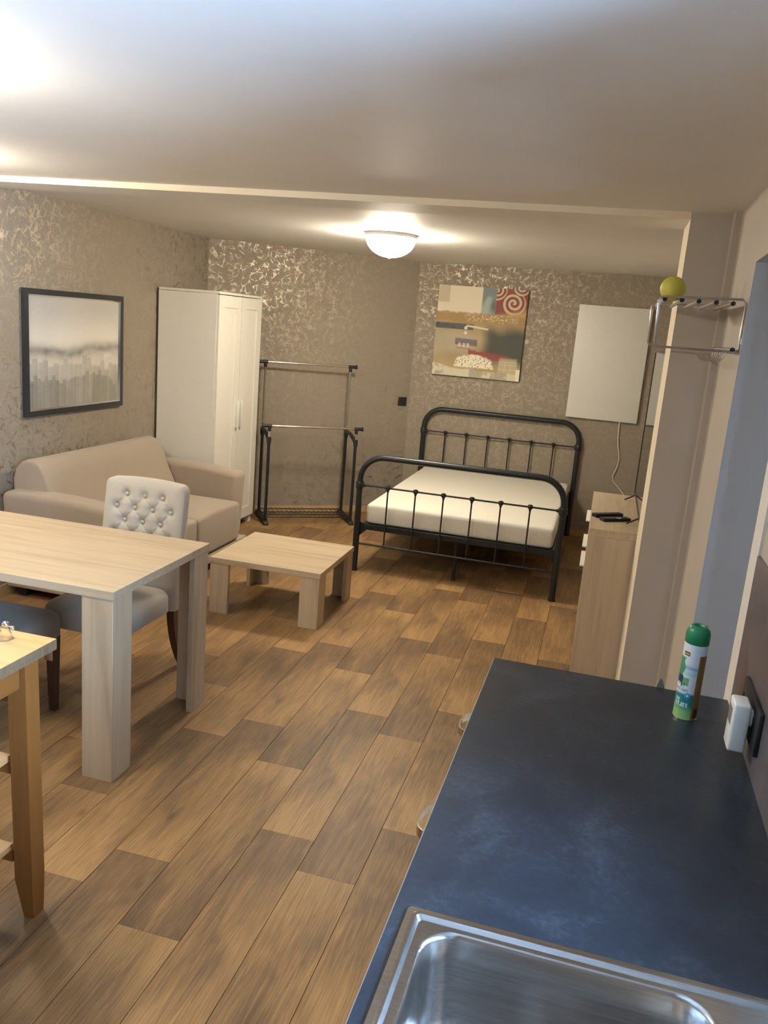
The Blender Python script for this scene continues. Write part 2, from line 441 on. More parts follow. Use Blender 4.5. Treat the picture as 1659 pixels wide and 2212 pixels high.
# kitchen wall
def kpoly(u0, u1, v0, v1): return [kit(u0, v0), kit(u1, v0), kit(u1, v1), kit(u0, v1)]
WV0, WV1, WZ0, WZ1 = -2.45, -0.72, 1.04, 2.20
bm = bmesh.new()
for v0, v1, z0, z1 in ((-3.75, WV0, 0, ZC), (WV1, 0.06, 0, ZC), (WV0, WV1, 0, WZ0), (WV0, WV1, WZ1, ZC)):
    prism_bm(bm, kpoly(0.607, 0.72, v0, v1), z0, z1)
struct(from_bm('wall_right', bm, 'blush_paint'), 'kitchen wall beside the worktop')
struct(prism('wall_right_lintel', [kit(0.607, 0.06), kit(0.75, 0.06), (XR + 0.12, 3.27), (XR, 3.27)], 2.085, ZC, 'blush_paint'))
# passage beyond the opening
struct(bx('wall_passage_far', (XR, 2.62, 3.262, 3.27, 0, 2.085), 'hall_paint'), 'pale wall of the passage, lit by daylight')
struct(bx('wall_passage_near', (0.55, 2.62, 2.02, 2.12, 0, 2.085), 'hall_paint'))
struct(bx('wall_passage_ceiling', (0.53, 2.62, 2.02, 3.37, 2.085, 2.185), 'hall_paint'))
PY0, PY1, PZ0, PZ1 = 2.25, 2.6, 1.0, 1.45
struct(boxes('wall_passage_end', [(2.52, 2.62, 2.12, PY0, 0, 2.085), (2.52, 2.62, PY1, 3.27, 0, 2.085), (2.52, 2.62, PY0, PY1, 0, PZ0), (2.52, 2.62, PY0, PY1, PZ1, 2.085)], 'hall_paint'))
wn = struct(boxes('window_2', [(2.55, 2.59, PY0, PY0 + 0.04, PZ0, PZ1), (2.55, 2.59, PY1 - 0.04, PY1, PZ0, PZ1), (2.55, 2.59, PY0 + 0.04, PY1 - 0.04, PZ0, PZ0 + 0.04), (2.55, 2.59, PY0 + 0.04, PY1 - 0.04, PZ1 - 0.04, PZ1)], 'white_lacquer'))
bx('pane', (2.566, 2.572, PY0 + 0.04, PY1 - 0.04, PZ0 + 0.04, PZ1 - 0.04), 'window_glass', wn)
# wall behind the viewer
struct(bx('wall_near', (XL - 0.1, 0.72, YN - 0.1, YN, 0, ZC), 'greige_paint'))
# window in the kitchen wall, above the sink
wn = struct(thing('window_1', 'kitchen window above the sink', 'window')); del wn['category']
wn.location = (KX, KY, 0); wn.rotation_euler = (0, 0, KA)
boxes('window_frame', [(0.66, 0.70, WV0, WV0 + 0.05, WZ0, WZ1), (0.66, 0.70, WV1 - 0.05, WV1, WZ0, WZ1), (0.66, 0.70, WV0 + 0.05, WV1 - 0.05, WZ0, WZ0 + 0.05), (0.66, 0.70, WV0 + 0.05, WV1 - 0.05, WZ1 - 0.05, WZ1)], 'white_lacquer', wn)
bx('pane', (0.677, 0.683, WV0 + 0.05, WV1 - 0.05, WZ0 + 0.05, WZ1 - 0.05), 'window_glass', wn)
# portals let the renderer find the daylight openings
def portal(name, loc, rot, sx, sy):
    l = bpy.data.lights.new(name, 'AREA'); l.shape = 'RECTANGLE'; l.size = sx; l.size_y = sy; l.cycles.is_portal = True
    o = bpy.data.objects.new(name, l); C.objects.link(o); o.location = loc; o.rotation_euler = rot
portal('daylight_kitchen', (*kit(0.715, (WV0 + WV1) / 2), (WZ0 + WZ1) / 2), (PI / 2, 0, PI / 2 + KA), WV1 - WV0, WZ1 - WZ0)
portal('daylight_passage', (2.61, (PY0 + PY1) / 2, (PZ0 + PZ1) / 2), (PI / 2, 0, PI / 2), PY1 - PY0, PZ1 - PZ0)

# baseboards
struct(prism('baseboard_diagonal', [tuple(A0 + dA * 0.02), tuple(A1 - dA * 0.01), tuple(A1 - nA * 0.014 - dA * 0.01), tuple(A0 - nA * 0.014 + dA * 0.02)], 0, 0.058, 'pine_trim'), 'light wooden skirting of the slanted wall')
struct(bx('baseboard_far', (-1.76, XR, YB - 0.014, YB, 0, 0.058), 'pine_trim'), 'light wooden skirting behind the bed')
struct(bx('baseboard_left', (XL, XL + 0.014, YN, 6.5, 0, 0.058), 'pine_trim'))

# ------------------------------------------------------------------ ceiling lamps
def lamp(loc, mat, label, r=0.165, h=0.20):
    t = thing('ceiling_lamp', label, 'lamp', loc, 0, 'round ceiling lamps')
    lathe('base', [(0, 0), (r * 1.02, 0), (r * 1.02, -0.022), (r * 0.97, -0.028), (0, -0.028)], 'white_plastic', t, 40)
    prof = [(r * 0.96, -0.0285)]
    for i in range(1, 11):
        a = PI / 2 * i / 10
        prof.append((max(0, r * 0.96 * math.cos(a)), -0.0285 - (h - 0.03) * math.sin(a)))
    prof[-1] = (0, prof[-1][1])
    lathe('glass_bowl', prof, mat, t, 40)
    lathe('finial', [(0, -h - 0.012), (0.007, -h - 0.010), (0.009, -h - 0.004), (0.006, -h + 0.0005), (0, -h + 0.0005)], 'nickel', t, 16)
    return t
lamp((-1.49, 5.48, ZC), 'lamp_far_glass', 'lit round ceiling lamp in view above the foot of the bed', 0.17, 0.15)
lamp((-2.98, 3.05, ZC), 'lamp_mid_glass', 'lit round ceiling lamp above the left end of the dining table')
lamp((-1.95, 1.75, ZC), 'lamp_near_glass', 'lit round ceiling lamp above the kitchen side of the dining table')

# ------------------------------------------------------------------ dining table + coffee table (L-shaped legs)
def l_leg(t, cx, cy, sx, sy, wd, th, h, mat):
    # outer corner at (cx,cy); sx,sy point inwards
    p = [(0, 0), (wd, 0), (wd, th), (th, th), (th, wd), (0, wd)]
    poly = [(cx + sx * a, cy + sy * b_) for a, b_ in p]
    return prism('leg', poly, 0, h, mat, t, 'z', 0.0012, 1)
def slab_table(name, label, loc, rz, L, W, H, th, legw, legt, grain):
    t = thing(name, label, 'table', loc, rz)
    bx('tabletop', (-L, 0, 0, W, H - th, H), 'pale_oak_' + grain, t, 0.0015, 1)
    for cx, sx in ((-0.004, -1), (-L + 0.004, 1)):
        for cy, sy in ((0.004, 1), (W - 0.004, -1)):
            l_leg(t, cx, cy, sx, sy, legw, legt, H - th, 'pale_oak_z')
    return t
slab_table('dining_table', 'pale oak dining table with a thick top and L-shaped legs', (-1.592, 2.469, 0), math.radians(0.3), 1.40, 0.756, 0.760, 0.034, 0.128, 0.024, 'x')
slab_table('coffee_table', 'low square pale oak coffee table with L-shaped legs', (-1.429, 4.297, 0), math.radians(0.58), 0.694, 0.676, 0.343, 0.034, 0.118, 0.024, 'x')

# ------------------------------------------------------------------ bed
def bed():
    W, L = 1.43, 2.034
    t = thing('metal_bed', 'black metal double bed frame with arched head and foot', 'bed', (-1.595, 5.554, 0), math.radians(0.1))
    def end(y, ztop, zmid, pre, low):
        r = 0.0225; R = 0.17
        pts = [(0, y, 0), (0, y, 0.3), (0, y, ztop - R - 0.02 - r)]
        pts += arc((R, ztop - R - r), R, PI, PI / 2, 10, 'xz', y)
        pts += arc((W - R, ztop - R - r), R, PI / 2, 0, 10, 'xz', y)
        pts += [(W, y, ztop - R - 0.02 - r), (W, y, 0.3), (W, y, 0)]
        tube(pre + '_arch', pts, r, 'black_metal', t, 14)
        tube('rail', [(0.01, y, zmid), (W - 0.01, y, zmid)], 0.0065, 'black_metal', t, 8)
        if low: tube('rail', [(0.01, y, low), (W - 0.01, y, low)], 0.008, 'black_metal', t, 8)
        for x in (0, W):
            lathe('collar', [(0.0, -0.026), (0.027, -0.026), (0.031, -0.018), (0.029, 0), (0.031, 0.018), (0.027, 0.026), (0.0, 0.026)], 'black_metal', t, 16, (x, y, zmid))
            sgn = 1 if x == 0 else -1
            tube('rail_socket', [(x + sgn * 0.022, y, zmid), (x + sgn * 0.046, y, zmid)], [0.015, 0.010], 'black_metal', t, 10)
            lathe('foot_cap', [(0, 0), (0.0245, 0), (0.0245, 0.02), (0, 0.02)], 'black_plastic', t, 14, (x, y, 0))
        for i in range(6):
            x = 0.208 + i * 0.2005
            zb = low if low else 0.30
            s = tube('spindle', [(x, y, zb), (x, y, zmid)], 0.0058, 'black_metal', t, 8)
            k = lathe('knuckle', [(0, -0.032), (0.007, -0.030), (0.010, -0.016), (0.019, -0.006), (0.021, 0.004), (0.015, 0.014), (0, 0.019)], 'black_metal', s, 12, (x, y, zmid))
    end(0, 0.868, 0.635, 'footboard', 0.205)
    end(L, 1.055, 0.820, 'headboard', 0.30)
    for x in (0.03, W - 0.03):
        bx('side_rail', (x - 0.012, x + 0.012, 0.03, L - 0.03, 0.285, 0.345), 'black_metal', t, 0.003, 1)
    bx('end_rail', (0.03, W - 0.03, 0.028, 0.05, 0.305, 0.345), 'black_metal', t, 0.003, 1)
    bx('end_rail', (0.03, W - 0.03, L - 0.05, L - 0.028, 0.305, 0.345), 'black_metal', t, 0.003, 1)
    bx('centre_rail', (W / 2 - 0.015, W / 2 + 0.015, 0.05, L - 0.05, 0.30, 0.335), 'black_metal', t, 0.003, 1)
    for y in (0.12, 1.0, 1.9):
        tube('centre_leg', [(W / 2, y, 0), (W / 2, y, 0.30)], 0.014, 'black_metal', t, 10)
    for i in range(20):
        y = 0.09 + i * (L - 0.18) / 19
        bx('slat', (0.042, W - 0.042, y - 0.034, y + 0.034, 0.336, 0.345), 'black_metal', t)
    for x, sg in ((0.0, 1), (W, -1)):
        prism('corner_bracket', [(x + sg * 0.02, 0.36), (x + sg * 0.095, 0.335), (x + sg * 0.06, 0.30), (x + sg * 0.02, 0.262)], 0.012, 0.027, 'black_metal', t, 'y')
    return t
bed()
# mattress: soft block
bm = bmesh.new(); box(bm, -1.553, -0.207, 5.612, 7.545, 0.3455, 0.492)
bmesh.ops.bevel(bm, geom=bm.edges[:], offset=0.028, segments=4, profile=0.5, affect='EDGES')
mt = tag(from_bm('mattress', bm, 'mattress_cover', None, 60), 'bare cream mattress lying on the black metal bed', 'mattress')

# ------------------------------------------------------------------ wardrobe
def wardrobe():
    t = thing('wardrobe', 'tall white wardrobe with two panelled doors', 'wardrobe', (-2.815, 5.708, 0), 0)
    D, W, H = 0.499, 0.78, 1.90     # x from -D to 0, y from 0 to W
    fr = 0.018
    bx('side_panel', (-D, -fr - 0.002, 0, 0.018, 0.0, H - 0.02), 'white_lacquer', t, 0.001, 1)
    bx('side_panel', (-D, -fr - 0.002, W - 0.018, W, 0.0, H - 0.02), 'white_lacquer', t, 0.001, 1)
    bx('top_panel', (-D, 0.0, 0, W, H - 0.018, H), 'white_lacquer', t, 0.001, 1)
    bx('back_panel', (-D, -D + 0.006, 0.018, W - 0.018, 0.05, H - 0.02), 'white_lacquer', t)
    bx('bottom_panel', (-D + 0.006, -0.022, 0.018, W - 0.018, 0.06, 0.078), 'white_lacquer', t)
    bx('plinth_foot', (-0.06, -0.022, W - 0.04, W - 0.018, 0.0, 0.06), 'white_lacquer', t)
    for i in range(2):
        y0 = 0.003 + i * (W / 2); y1 = y0 + W / 2 - 0.006
        z0, z1 = 0.07, H - 0.024
        d = bx('door', (-fr, -0.007, y0, y1, z0, z1), 'white_lacquer', t)
        s = 0.088
        boxes('door_frame', [(-0.007, 0.0, y0, y0 + s, z0, z1), (-0.007, 0.0, y1 - s, y1, z0, z1), (-0.007, 0.0, y0 + s, y1 - s, z0, z0 + s), (-0.007, 0.0, y0 + s, y1 - s, z1 - s, z1)], 'white_lacquer', d)
        hy = y1 - 0.03 if i == 0 else y0 + 0.03
        bx('handle', (0.0, 0.026, hy - 0.011, hy + 0.011, 0.86, 1.075), 'handle_white', d, 0.004, 2)
    return t
wardrobe()

# ------------------------------------------------------------------ sofa
def sofa():
    t = thing('sofa', 'taupe fabric two-seat sofa against the left wall', 'sofa', (0, 0, 0))
    def soft(name, fn_bm, bev, seg=4, parent=t, mat='sofa_fabric'):
        bm = bmesh.new(); fn_bm(bm)
        bmesh.ops.recalc_face_normals(bm, faces=bm.faces)
        bmesh.ops.bevel(bm, geom=[e for e in bm.edges if e.is_manifold and e.calc_face_angle(0) > 0.5], offset=bev, segments=seg, profile=0.5, affect='EDGES')
        return from_bm(name, bm, mat, parent, 50)
    # back: curved profile (x,z), extruded along y
    prof = [(-3.30, 0.14), (-3.308, 0.70), (-3.29, 0.765), (-3.25, 0.808), (-3.205, 0.824), (-3.155, 0.815), (-3.115, 0.785), (-3.085, 0.735), (-3.06, 0.67), (-3.03, 0.60), (-2.99, 0.52), (-2.95, 0.44), (-2.95, 0.14)]
    def backf(bm): prism_bm(bm, prof, 4.075, 5.43, 'y')
    bm = bmesh.new(); backf(bm)
    bmesh.ops.recalc_face_normals(bm, faces=bm.faces)
    cap = [e for e in bm.edges if len(e.link_faces) == 2 and any(len(f.verts) > 4 for f in e.link_faces)]
    bmesh.ops.bevel(bm, geom=cap, offset=0.02, segments=3, profile=0.5, affect='EDGES')
    from_bm('backrest', bm, 'sofa_fabric', t, 40)
    # arms: taper towards the floor, top slopes down a little to the front
    for ya, yb, nm, out in ((5.44, 5.625, 'armrest', 1), (3.955, 4.145, 'armrest', -1)):
        def armf(bm):
            lo = 0.13
            zb, zf = 0.645, 0.612
            o_, i_ = (yb, ya) if out > 0 else (ya, yb)
            tp = 0.035 * out
            nseg = 6; prev = None
            for k in range(nseg + 1):
                f = k / nseg; x = -3.30 + f * 0.80
                zt = zb + (zf - zb) * f + 0.018 * math.sin(PI * f)
                xb = -3.30 + f * 0.785
                ring = [bm.verts.new((xb, i_, lo)), bm.verts.new((xb, o_ - tp, lo)), bm.verts.new((x, o_, zt)), bm.verts.new((x, i_ + 0.012 * out, zt))]
                if prev:
                    for a in range(4): bm.faces.new((prev[a], prev[(a + 1) % 4], ring[(a + 1) % 4], ring[a]))
                else: bm.faces.new(ring[::-1])
                prev = ring
            bm.faces.new(prev)
        soft(nm, armf, 0.04)
    # seat: two cushions, front drops to the base
    for y0, y1 in ((4.147, 4.785), (4.788, 5.436)):
        def seatf(bm):
            nx = 10; ny = 8; x0, x1 = -2.955, -2.455
            top = []
            for i in range(nx + 1):
                row = []
                for j in range(ny + 1):
                    fx, fy = i / nx, j / ny
                    z = 0.418 + 0.028 * (math.sin(PI * fy) ** 0.6) * (0.4 + 0.6 * math.sin(PI * min(1, fx * 0.9 + 0.1)))
                    row.append(bm.verts.new((x0 + (x1 - x0) * fx, y0 + (y1 - y0) * fy, z)))
                top.append(row)
            for i in range(nx):
                for j in range(ny): bm.faces.new((top[i][j], top[i + 1][j], top[i + 1][j + 1], top[i][j + 1]))
            loop = [top[i][0] for i in range(nx + 1)] + [top[nx][j] for j in range(1, ny + 1)] + [top[i][ny] for i in range(nx - 1, -1, -1)] + [top[0][j] for j in range(ny - 1, 0, -1)]
            low = [bm.verts.new((v.co.x, v.co.y, 0.135)) for v in loop]
            n = len(loop)
            for k in range(n): bm.faces.new((loop[k], low[k], low[(k + 1) % n], loop[(k + 1) % n]))
            bm.faces.new(low[::-1])
        bm = bmesh.new(); seatf(bm)
        bmesh.ops.recalc_face_normals(bm, faces=bm.faces)
        ed = [e for e in bm.edges if len(e.link_faces) == 2 and e.calc_face_angle(0) > 0.9]
        bmesh.ops.bevel(bm, geom=ed, offset=0.03, segments=4, profile=0.5, affect='EDGES')
        from_bm('seat_cushion', bm, 'sofa_fabric', t, 50)
    bx('base_rail', (-3.29, -2.466, 3.99, 5.585, 0.062, 0.129), 'sofa_band', t, 0.006, 2)
    for x in (-3.22, -2.58):
        for y in (4.06, 5.50):
            bx('foot', (x - 0.03, x + 0.03, y - 0.03, y + 0.03, 0, 0.064), 'black_plastic', t, 0.004, 1)
sofa()

# ------------------------------------------------------------------ tufted dining chairs
BTN = []
for r_, z in enumerate((0.867, 0.805, 0.742, 0.680, 0.618)):
    for c_ in range(3 if r_ % 2 == 0 else 4):
        x = (-0.097 if r_ % 2 == 0 else -0.145) + c_ * 0.0965 + 0.004
        BTN.append((x, z))
def chair(label, loc, rz, seat_mat):
    t = thing('dining_chair', label, 'chair', loc, rz, 'upholstered dining chairs')
    hw = 0.212
    # backrest: local +y is behind the sitter; front face y=yf(z)
    def yf(z): return 0.0 + 0.075 * max(0, (z - 0.45)) / 0.48
    nx, nzz = 104, 124
    z0, z1 = 0.335, 0.935
    bm = bmesh.new(); g = []
    for i in range(nx + 1):
        col = []
        for j in range(nzz + 1):
            fx = i / nx; fz = j / nzz
            x = -hw + 2 * hw * fx; z = z0 + (z1 - z0) * fz
            z += 0.012 * math.cos(PI * (fx - 0.5)) * fz
            # rounded upper corners
            rc = 0.036
            if z > z1 - rc and abs(x) > hw - rc:
                dx = abs(x) - (hw - rc); dz = z - (z1 - rc); d_ = math.hypot(dx, dz)
                mx = max(dx, dz)
                if d_ > 1e-6:
                    k = mx / d_
                    x = math.copysign(hw - rc + dx * k, x); z = z1 - rc + dz * k
            edge = min(abs(abs(x) - hw), (z1 + 0.012 - z) if z > 0.7 else 9)
            depth = 0.016 * (1 - math.exp(-edge / 0.02))
            dip = 0.0
            if z > 0.52:
                best = 9
                for bx_, bz_ in BTN:
                    d_ = math.hypot(x - bx_, z - bz_); best = min(best, d_)
                dip += 0.026 * math.exp(-(best / 0.019) ** 1.4)
                # diagonal pleats between buttons
                for bx_, bz_ in BTN:
                    for dx_, dz_ in ((0.04825, -0.0625), (-0.04825, -0.0625)):
                        ex, ez = bx_ + dx_, bz_ + dz_
                        if abs(ex) > 0.17 or ez < 0.60: continue
                        l2 = dx_ * dx_ + dz_ * dz_
                        s_ = max(0, min(1, ((x - bx_) * dx_ + (z - bz_) * dz_) / l2))
                        d_ = math.hypot(x - bx_ - s_ * dx_, z - bz_ - s_ * dz_)
                        dip = max(dip, 0.0095 * math.exp(-(d_ / 0.0055) ** 1.2))
                if z > 0.867:
                    for bx_ in (-0.093, 0.0035, 0.10):
                        dip = max(dip, 0.008 * math.exp(-(abs(x - bx_) / 0.006) ** 1.3) * max(0, 1 - (z - 0.867) / 0.05))
            col.append(bm.verts.new((x, yf(z) - depth + dip, z)))
        g.append(col)
    for i in range(nx):
        for j in range(nzz): bm.faces.new((g[i][j], g[i + 1][j], g[i + 1][j + 1], g[i][j + 1]))
    loop = [g[i][0] for i in range(nx + 1)] + [g[nx][j] for j in range(1, nzz + 1)] + [g[i][nzz] for i in range(nx - 1, -1, -1)] + [g[0][j] for j in range(nzz - 1, 0, -1)]
    n = len(loop); prev = loop
    for off, shr in ((0.045, 0.0), (0.058, 0.004), (0.062, 0.012)):
        ring = [bm.verts.new((v.co.x * (1 - shr / hw), yf(v.co.z) + off, v.co.z - (shr if v.co.z > 0.6 else -shr))) for v in loop]
        for k in range(n): bm.faces.new((prev[k], prev[(k + 1) % n], ring[(k + 1) % n], ring[k]))
        prev = ring
    bm.faces.new(prev)
    back = from_bm('backrest', bm, 'chair_linen', t, 60)
    for bx_, bz_ in BTN:
        o = lathe('button', [(0, -0.001), (0.0105, -0.001), (0.0112, 0.002), (0.0085, 0.006), (0.004, 0.0078), (0, 0.008)], 'chair_linen', back, 12)
        o.rotation_euler = (PI / 2 + 0.15, 0, 0); o.location = (bx_, yf(bz_) - 0.001, bz_)
    # seat: crowned cushion with a soft rim
    bm = bmesh.new(); prev = None
    levels = [(0.008, 0.345), (0.0, 0.352), (0.0, 0.415)]
    levels += [(0.05 * (1 - math.cos(PI / 2 * k / 6)), 0.415 + 0.044 * math.sin(PI / 2 * k / 6)) for k in range(1, 7)]
    levels += [(0.085, 0.467), (0.125, 0.472), (0.165, 0.474)]
    for d_, z in levels:
        rr = max(0.018, 0.06 - d_ * 0.4)
        cur = [bm.verts.new((a, c_, z)) for a, c_ in rrect(-hw + 0.003 + d_, hw - 0.003 - d_, -0.447 + d_, -0.018 - d_ * 0.8, rr, 6)]
        if prev:
            n = len(cur)
            for k in range(n): bm.faces.new((prev[k], prev[(k + 1) % n], cur[(k + 1) % n], cur[k]))
        else: bm.faces.new(cur[::-1])
        prev = cur
    bm.faces.new(prev)
    from_bm('seat', bm, seat_mat, t, 50)
    # legs
    for sx in (-1, 1):
        x = sx * (hw - 0.03)
        bm = bmesh.new(); pts = []
        prev = None
        for k in range(9):
            f = k / 8
            z = 0.345 * (1 - f); yy = 0.028 + 0.115 * f ** 2
            hwid = 0.020 - 0.004 * f; hd = 0.021 - 0.004 * f
            ring = [bm.verts.new((x + a * hwid, yy + b_ * hd, z)) for a, b_ in ((-1, -1), (1, -1), (1, 1), (-1, 1))]
            if prev:
                for a in range(4): bm.faces.new((prev[a], prev[(a + 1) % 4], ring[(a + 1) % 4], ring[a]))
            else: bm.faces.new(ring)
            prev = ring
        bm.faces.new(prev)
        from_bm('leg', bm, 'dark_leg', t, 35)
        bm = bmesh.new()
        xa, ya = sx * (hw - 0.038), -0.405
        a = [bm.verts.new((xa + p * 0.021, ya + q * 0.021, 0.345)) for p, q in ((-1, -1), (1, -1), (1, 1), (-1, 1))]
        c_ = [bm.verts.new((xa + p * 0.014, ya + q * 0.014, 0)) for p, q in ((-1, -1), (1, -1), (1, 1), (-1, 1))]
        for k in range(4): bm.faces.new((a[k], a[(k + 1) % 4], c_[(k + 1) % 4], c_[k]))
        bm.faces.new(a); bm.faces.new(c_[::-1])
        from_bm('leg', bm, 'dark_leg', t, 35)
    return t
ch1 = chair('pale linen dining chair with a button-tufted back, facing the viewer across the dining table', (-2.07, 3.405, 0), 0.0, 'chair_linen')
c2 = copy_tree(ch1)
c2.location = (-2.325, 2.478, 0); c2.rotation_euler = (0, 0, PI)
c2['label'] = 'brown-seated dining chair tucked in from the near side of the dining table'
for o in c2.children:
    if o.name.startswith('seat'):
        o.data = o.data.copy(); o.data.materials[0] = MATS['chair_seat_brown']

# ------------------------------------------------------------------ butcher-block table at the near left
def island():
    t = thing('butcher_block_table', 'small honey-coloured wooden kitchen table with a butcher-block top and lower shelves', 'table', (-1.352, 1.827, 0))
    H, th = 0.86, 0.03
    L, W = 1.0, 0.56
    ws = [0.058, 0.072, 0.050, 0.066, 0.062, 0.070, 0.055, 0.064, 0.063]
    y = 0.0; k = 0
    while y < W - 0.001:
        wd = min(ws[k % len(ws)], W - y)
        bm = bmesh.new(); fs = box(bm, -L, 0, -y - wd + 0.0004, -y, H - th, H)
        for f in fs:
            if abs(f.calc_center_median().x) < 1e-4: f.material_index = 1
        from_bm('stave', bm, ['beech_x' if k % 2 else 'honey_top', 'stave_end'], t)
        y += wd; k += 1
    def leg(xr, yb):     # right face x, back face y at the top
        bm = bmesh.new(); lean = 0.012
        lv = [(H - th, 0.0, 1.0, 0), (0.12, lean, 1.0, 0), (0.0, lean, 1.0, 0.02)]
        prev = None
        for z, dx, s_, ch in lv:
            ring = [bm.verts.new(p) for p in ((xr - 0.058 + dx + ch * 1.1, yb - 0.055 + ch * 0.4, z), (xr + dx - ch * 0.1, yb - 0.055 + ch * 0.4, z), (xr + dx - ch * 0.1, yb - ch * 0.2, z), (xr - 0.058 + dx + ch * 1.1, yb - ch * 0.2, z))]
            if prev:
                for a in range(4): bm.faces.new((prev[a], prev[(a + 1) % 4], ring[(a + 1) % 4], ring[a]))
            else: bm.faces.new(ring)
            prev = ring
        bm.faces.new(prev[::-1])
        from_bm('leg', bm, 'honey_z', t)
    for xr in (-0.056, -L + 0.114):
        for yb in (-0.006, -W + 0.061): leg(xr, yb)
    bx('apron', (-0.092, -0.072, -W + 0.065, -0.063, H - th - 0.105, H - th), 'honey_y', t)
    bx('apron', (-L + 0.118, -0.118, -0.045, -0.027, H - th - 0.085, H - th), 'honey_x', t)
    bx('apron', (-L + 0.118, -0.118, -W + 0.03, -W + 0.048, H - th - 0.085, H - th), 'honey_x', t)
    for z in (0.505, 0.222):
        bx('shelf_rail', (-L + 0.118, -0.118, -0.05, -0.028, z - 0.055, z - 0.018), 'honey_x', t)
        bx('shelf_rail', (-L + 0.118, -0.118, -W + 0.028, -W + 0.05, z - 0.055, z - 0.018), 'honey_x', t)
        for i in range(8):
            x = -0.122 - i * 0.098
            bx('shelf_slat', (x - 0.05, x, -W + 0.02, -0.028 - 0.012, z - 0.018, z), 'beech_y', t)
    hk = boxes('towel_hook', [(-0.054, -0.028, 0.018, 0.020, H - 0.078, H - 0.052), (-0.060, -0.052, -0.006, 0.020, H - 0.062, H - 0.056)], 'satin_wire', t)
    return t
wood('honey_top', 'x', (0.68, 0.40, 0.16), (0.55, 0.30, 0.11), 0.38, 2.2, 40)
island()
# chrome wire trinket on it
def trinket():
    t = thing('chrome_trinket', 'shiny chrome ornament of small balls on bent wire, on the butcher-block table', 'ornament', (-1.480, 1.775, 0.86))
    tube('wire_base', [(-0.035, -0.03, 0.0025), (0.0, -0.034, 0.0025), (0.028, -0.018, 0.0025), (0.030, 0.006, 0.0025), (0.016, 0.014, 0.004), (0.010, 0.010, 0.018), (0.006, 0.006, 0.03)], 0.0022, 'chrome', t, 8)
    tube('wire_arm', [(-0.035, -0.03, 0.0025), (-0.034, -0.004, 0.010), (-0.02, 0.004, 0.024), (0.0, 0.006, 0.031), (0.02, 0.010, 0.029)], 0.0022, 'chrome', t, 8)
    for x, y, z, r in ((0.004, 0.004, 0.036, 0.010), (0.021, 0.010, 0.027, 0.006), (-0.014, -0.006, 0.028, 0.008), (-0.026, 0.002, 0.040, 0.010), (-0.004, -0.012, 0.022, 0.006)):
        lathe('ball', [(0, -r)] + [(r * math.cos(a), r * math.sin(a)) for a in [(-75 + 15 * i) * PI / 180 for i in range(11)]] + [(0, r)], 'chrome', t, 16, (x, y, z))
trinket()

# ------------------------------------------------------------------ sideboard, television, remotes
def sideboard():
    t = thing('sideboard', 'pale oak sideboard with white handles, half hidden behind the pillar', 'sideboard', (0.015, 4.32, 0))
    D, W, H = 0.425, 1.11, 0.82
    bx('top', (0, D, 0, W, H - 0.042, H), 'pale_oak_y', t, 0.0012, 1)
    for y0 in (0.0, W - 0.02):
        bx('side_panel', (0.032, D, y0, y0 + 0.02, 0, H - 0.042), 'pale_oak_z', t)
    bx('front_post', (0.0, 0.032, 0.0, 0.02, 0, H - 0.042), 'pale_oak_z', t)
    bx('front_post', (0.0, 0.032, W - 0.02, W, 0, H - 0.042), 'pale_oak_z', t)
    bx('back_panel', (D - 0.006, D, 0.02, W - 0.02, 0.04, H - 0.042), 'pale_oak_z', t)
    bx('bottom_panel', (0.02, D - 0.006, 0.02, W - 0.02, 0.05, 0.068), 'pale_oak_y', t)
    bx('divider', (0.02, D - 0.006, W / 2 - 0.009, W / 2 + 0.009, 0.068, H - 0.042), 'pale_oak_z', t)
    specs = [('drawer', 0.022, W / 2 - 0.002, 0.627, 0.774, 0.15, 0.44, 0.68), ('door', 0.022, W / 2 - 0.002, 0.07, 0.623, 0.14, 0.46, 0.575), ('drawer', W / 2 + 0.002, W - 0.022, 0.627, 0.774, 0.66, 0.98, 0.715), ('door', W / 2 + 0.002, W - 0.022, 0.07, 0.623, None, None, None)]
    for nm, y0, y1, z0, z1, h0, h1, hz in specs:
        d = bx(nm, (0.0, 0.018, y0, y1, z0, z1), 'pale_oak_y', t)
        if h0: lab(bx('handle', (-0.024, 0.0, h0, h1, hz - 0.004, hz + 0.004), 'handle_white', d, 0.001, 1), 'white flat pull handle')
    return t
sideboard()
def tv():
    t = thing('television', 'flat black television on the sideboard, seen almost edge-on beside the pillar', 'television', (0.262, 4.33, 0.82))
    W, z0, z1 = 1.05, 0.037, 0.918
    bx('casing', (0.006, 0.035, 0, W, z0, z1), 'tv_bezel', t, 0.004, 2)
    boxes('bezel', [(0.0, 0.006, 0, 0.008, z0, z1), (0.0, 0.006, W - 0.008, W, z0, z1), (0.0, 0.006, 0.008, W - 0.008, z0, z0 + 0.012), (0.0, 0.006, 0.008, W - 0.008, z1 - 0.008, z1)], 'tv_bezel', t)
    bx('screen', (0.003, 0.0058, 0.0085, W - 0.0085, z0 + 0.0125, z1 - 0.0085), 'tv_screen', t)
    for y in (0.20, W - 0.14):
        tube('foot', [(-0.058, y, 0.005), (0.018, y, z0 + 0.012), (0.09, y, 0.005)], 0.005, 'tv_bezel', t, 8)
tv()
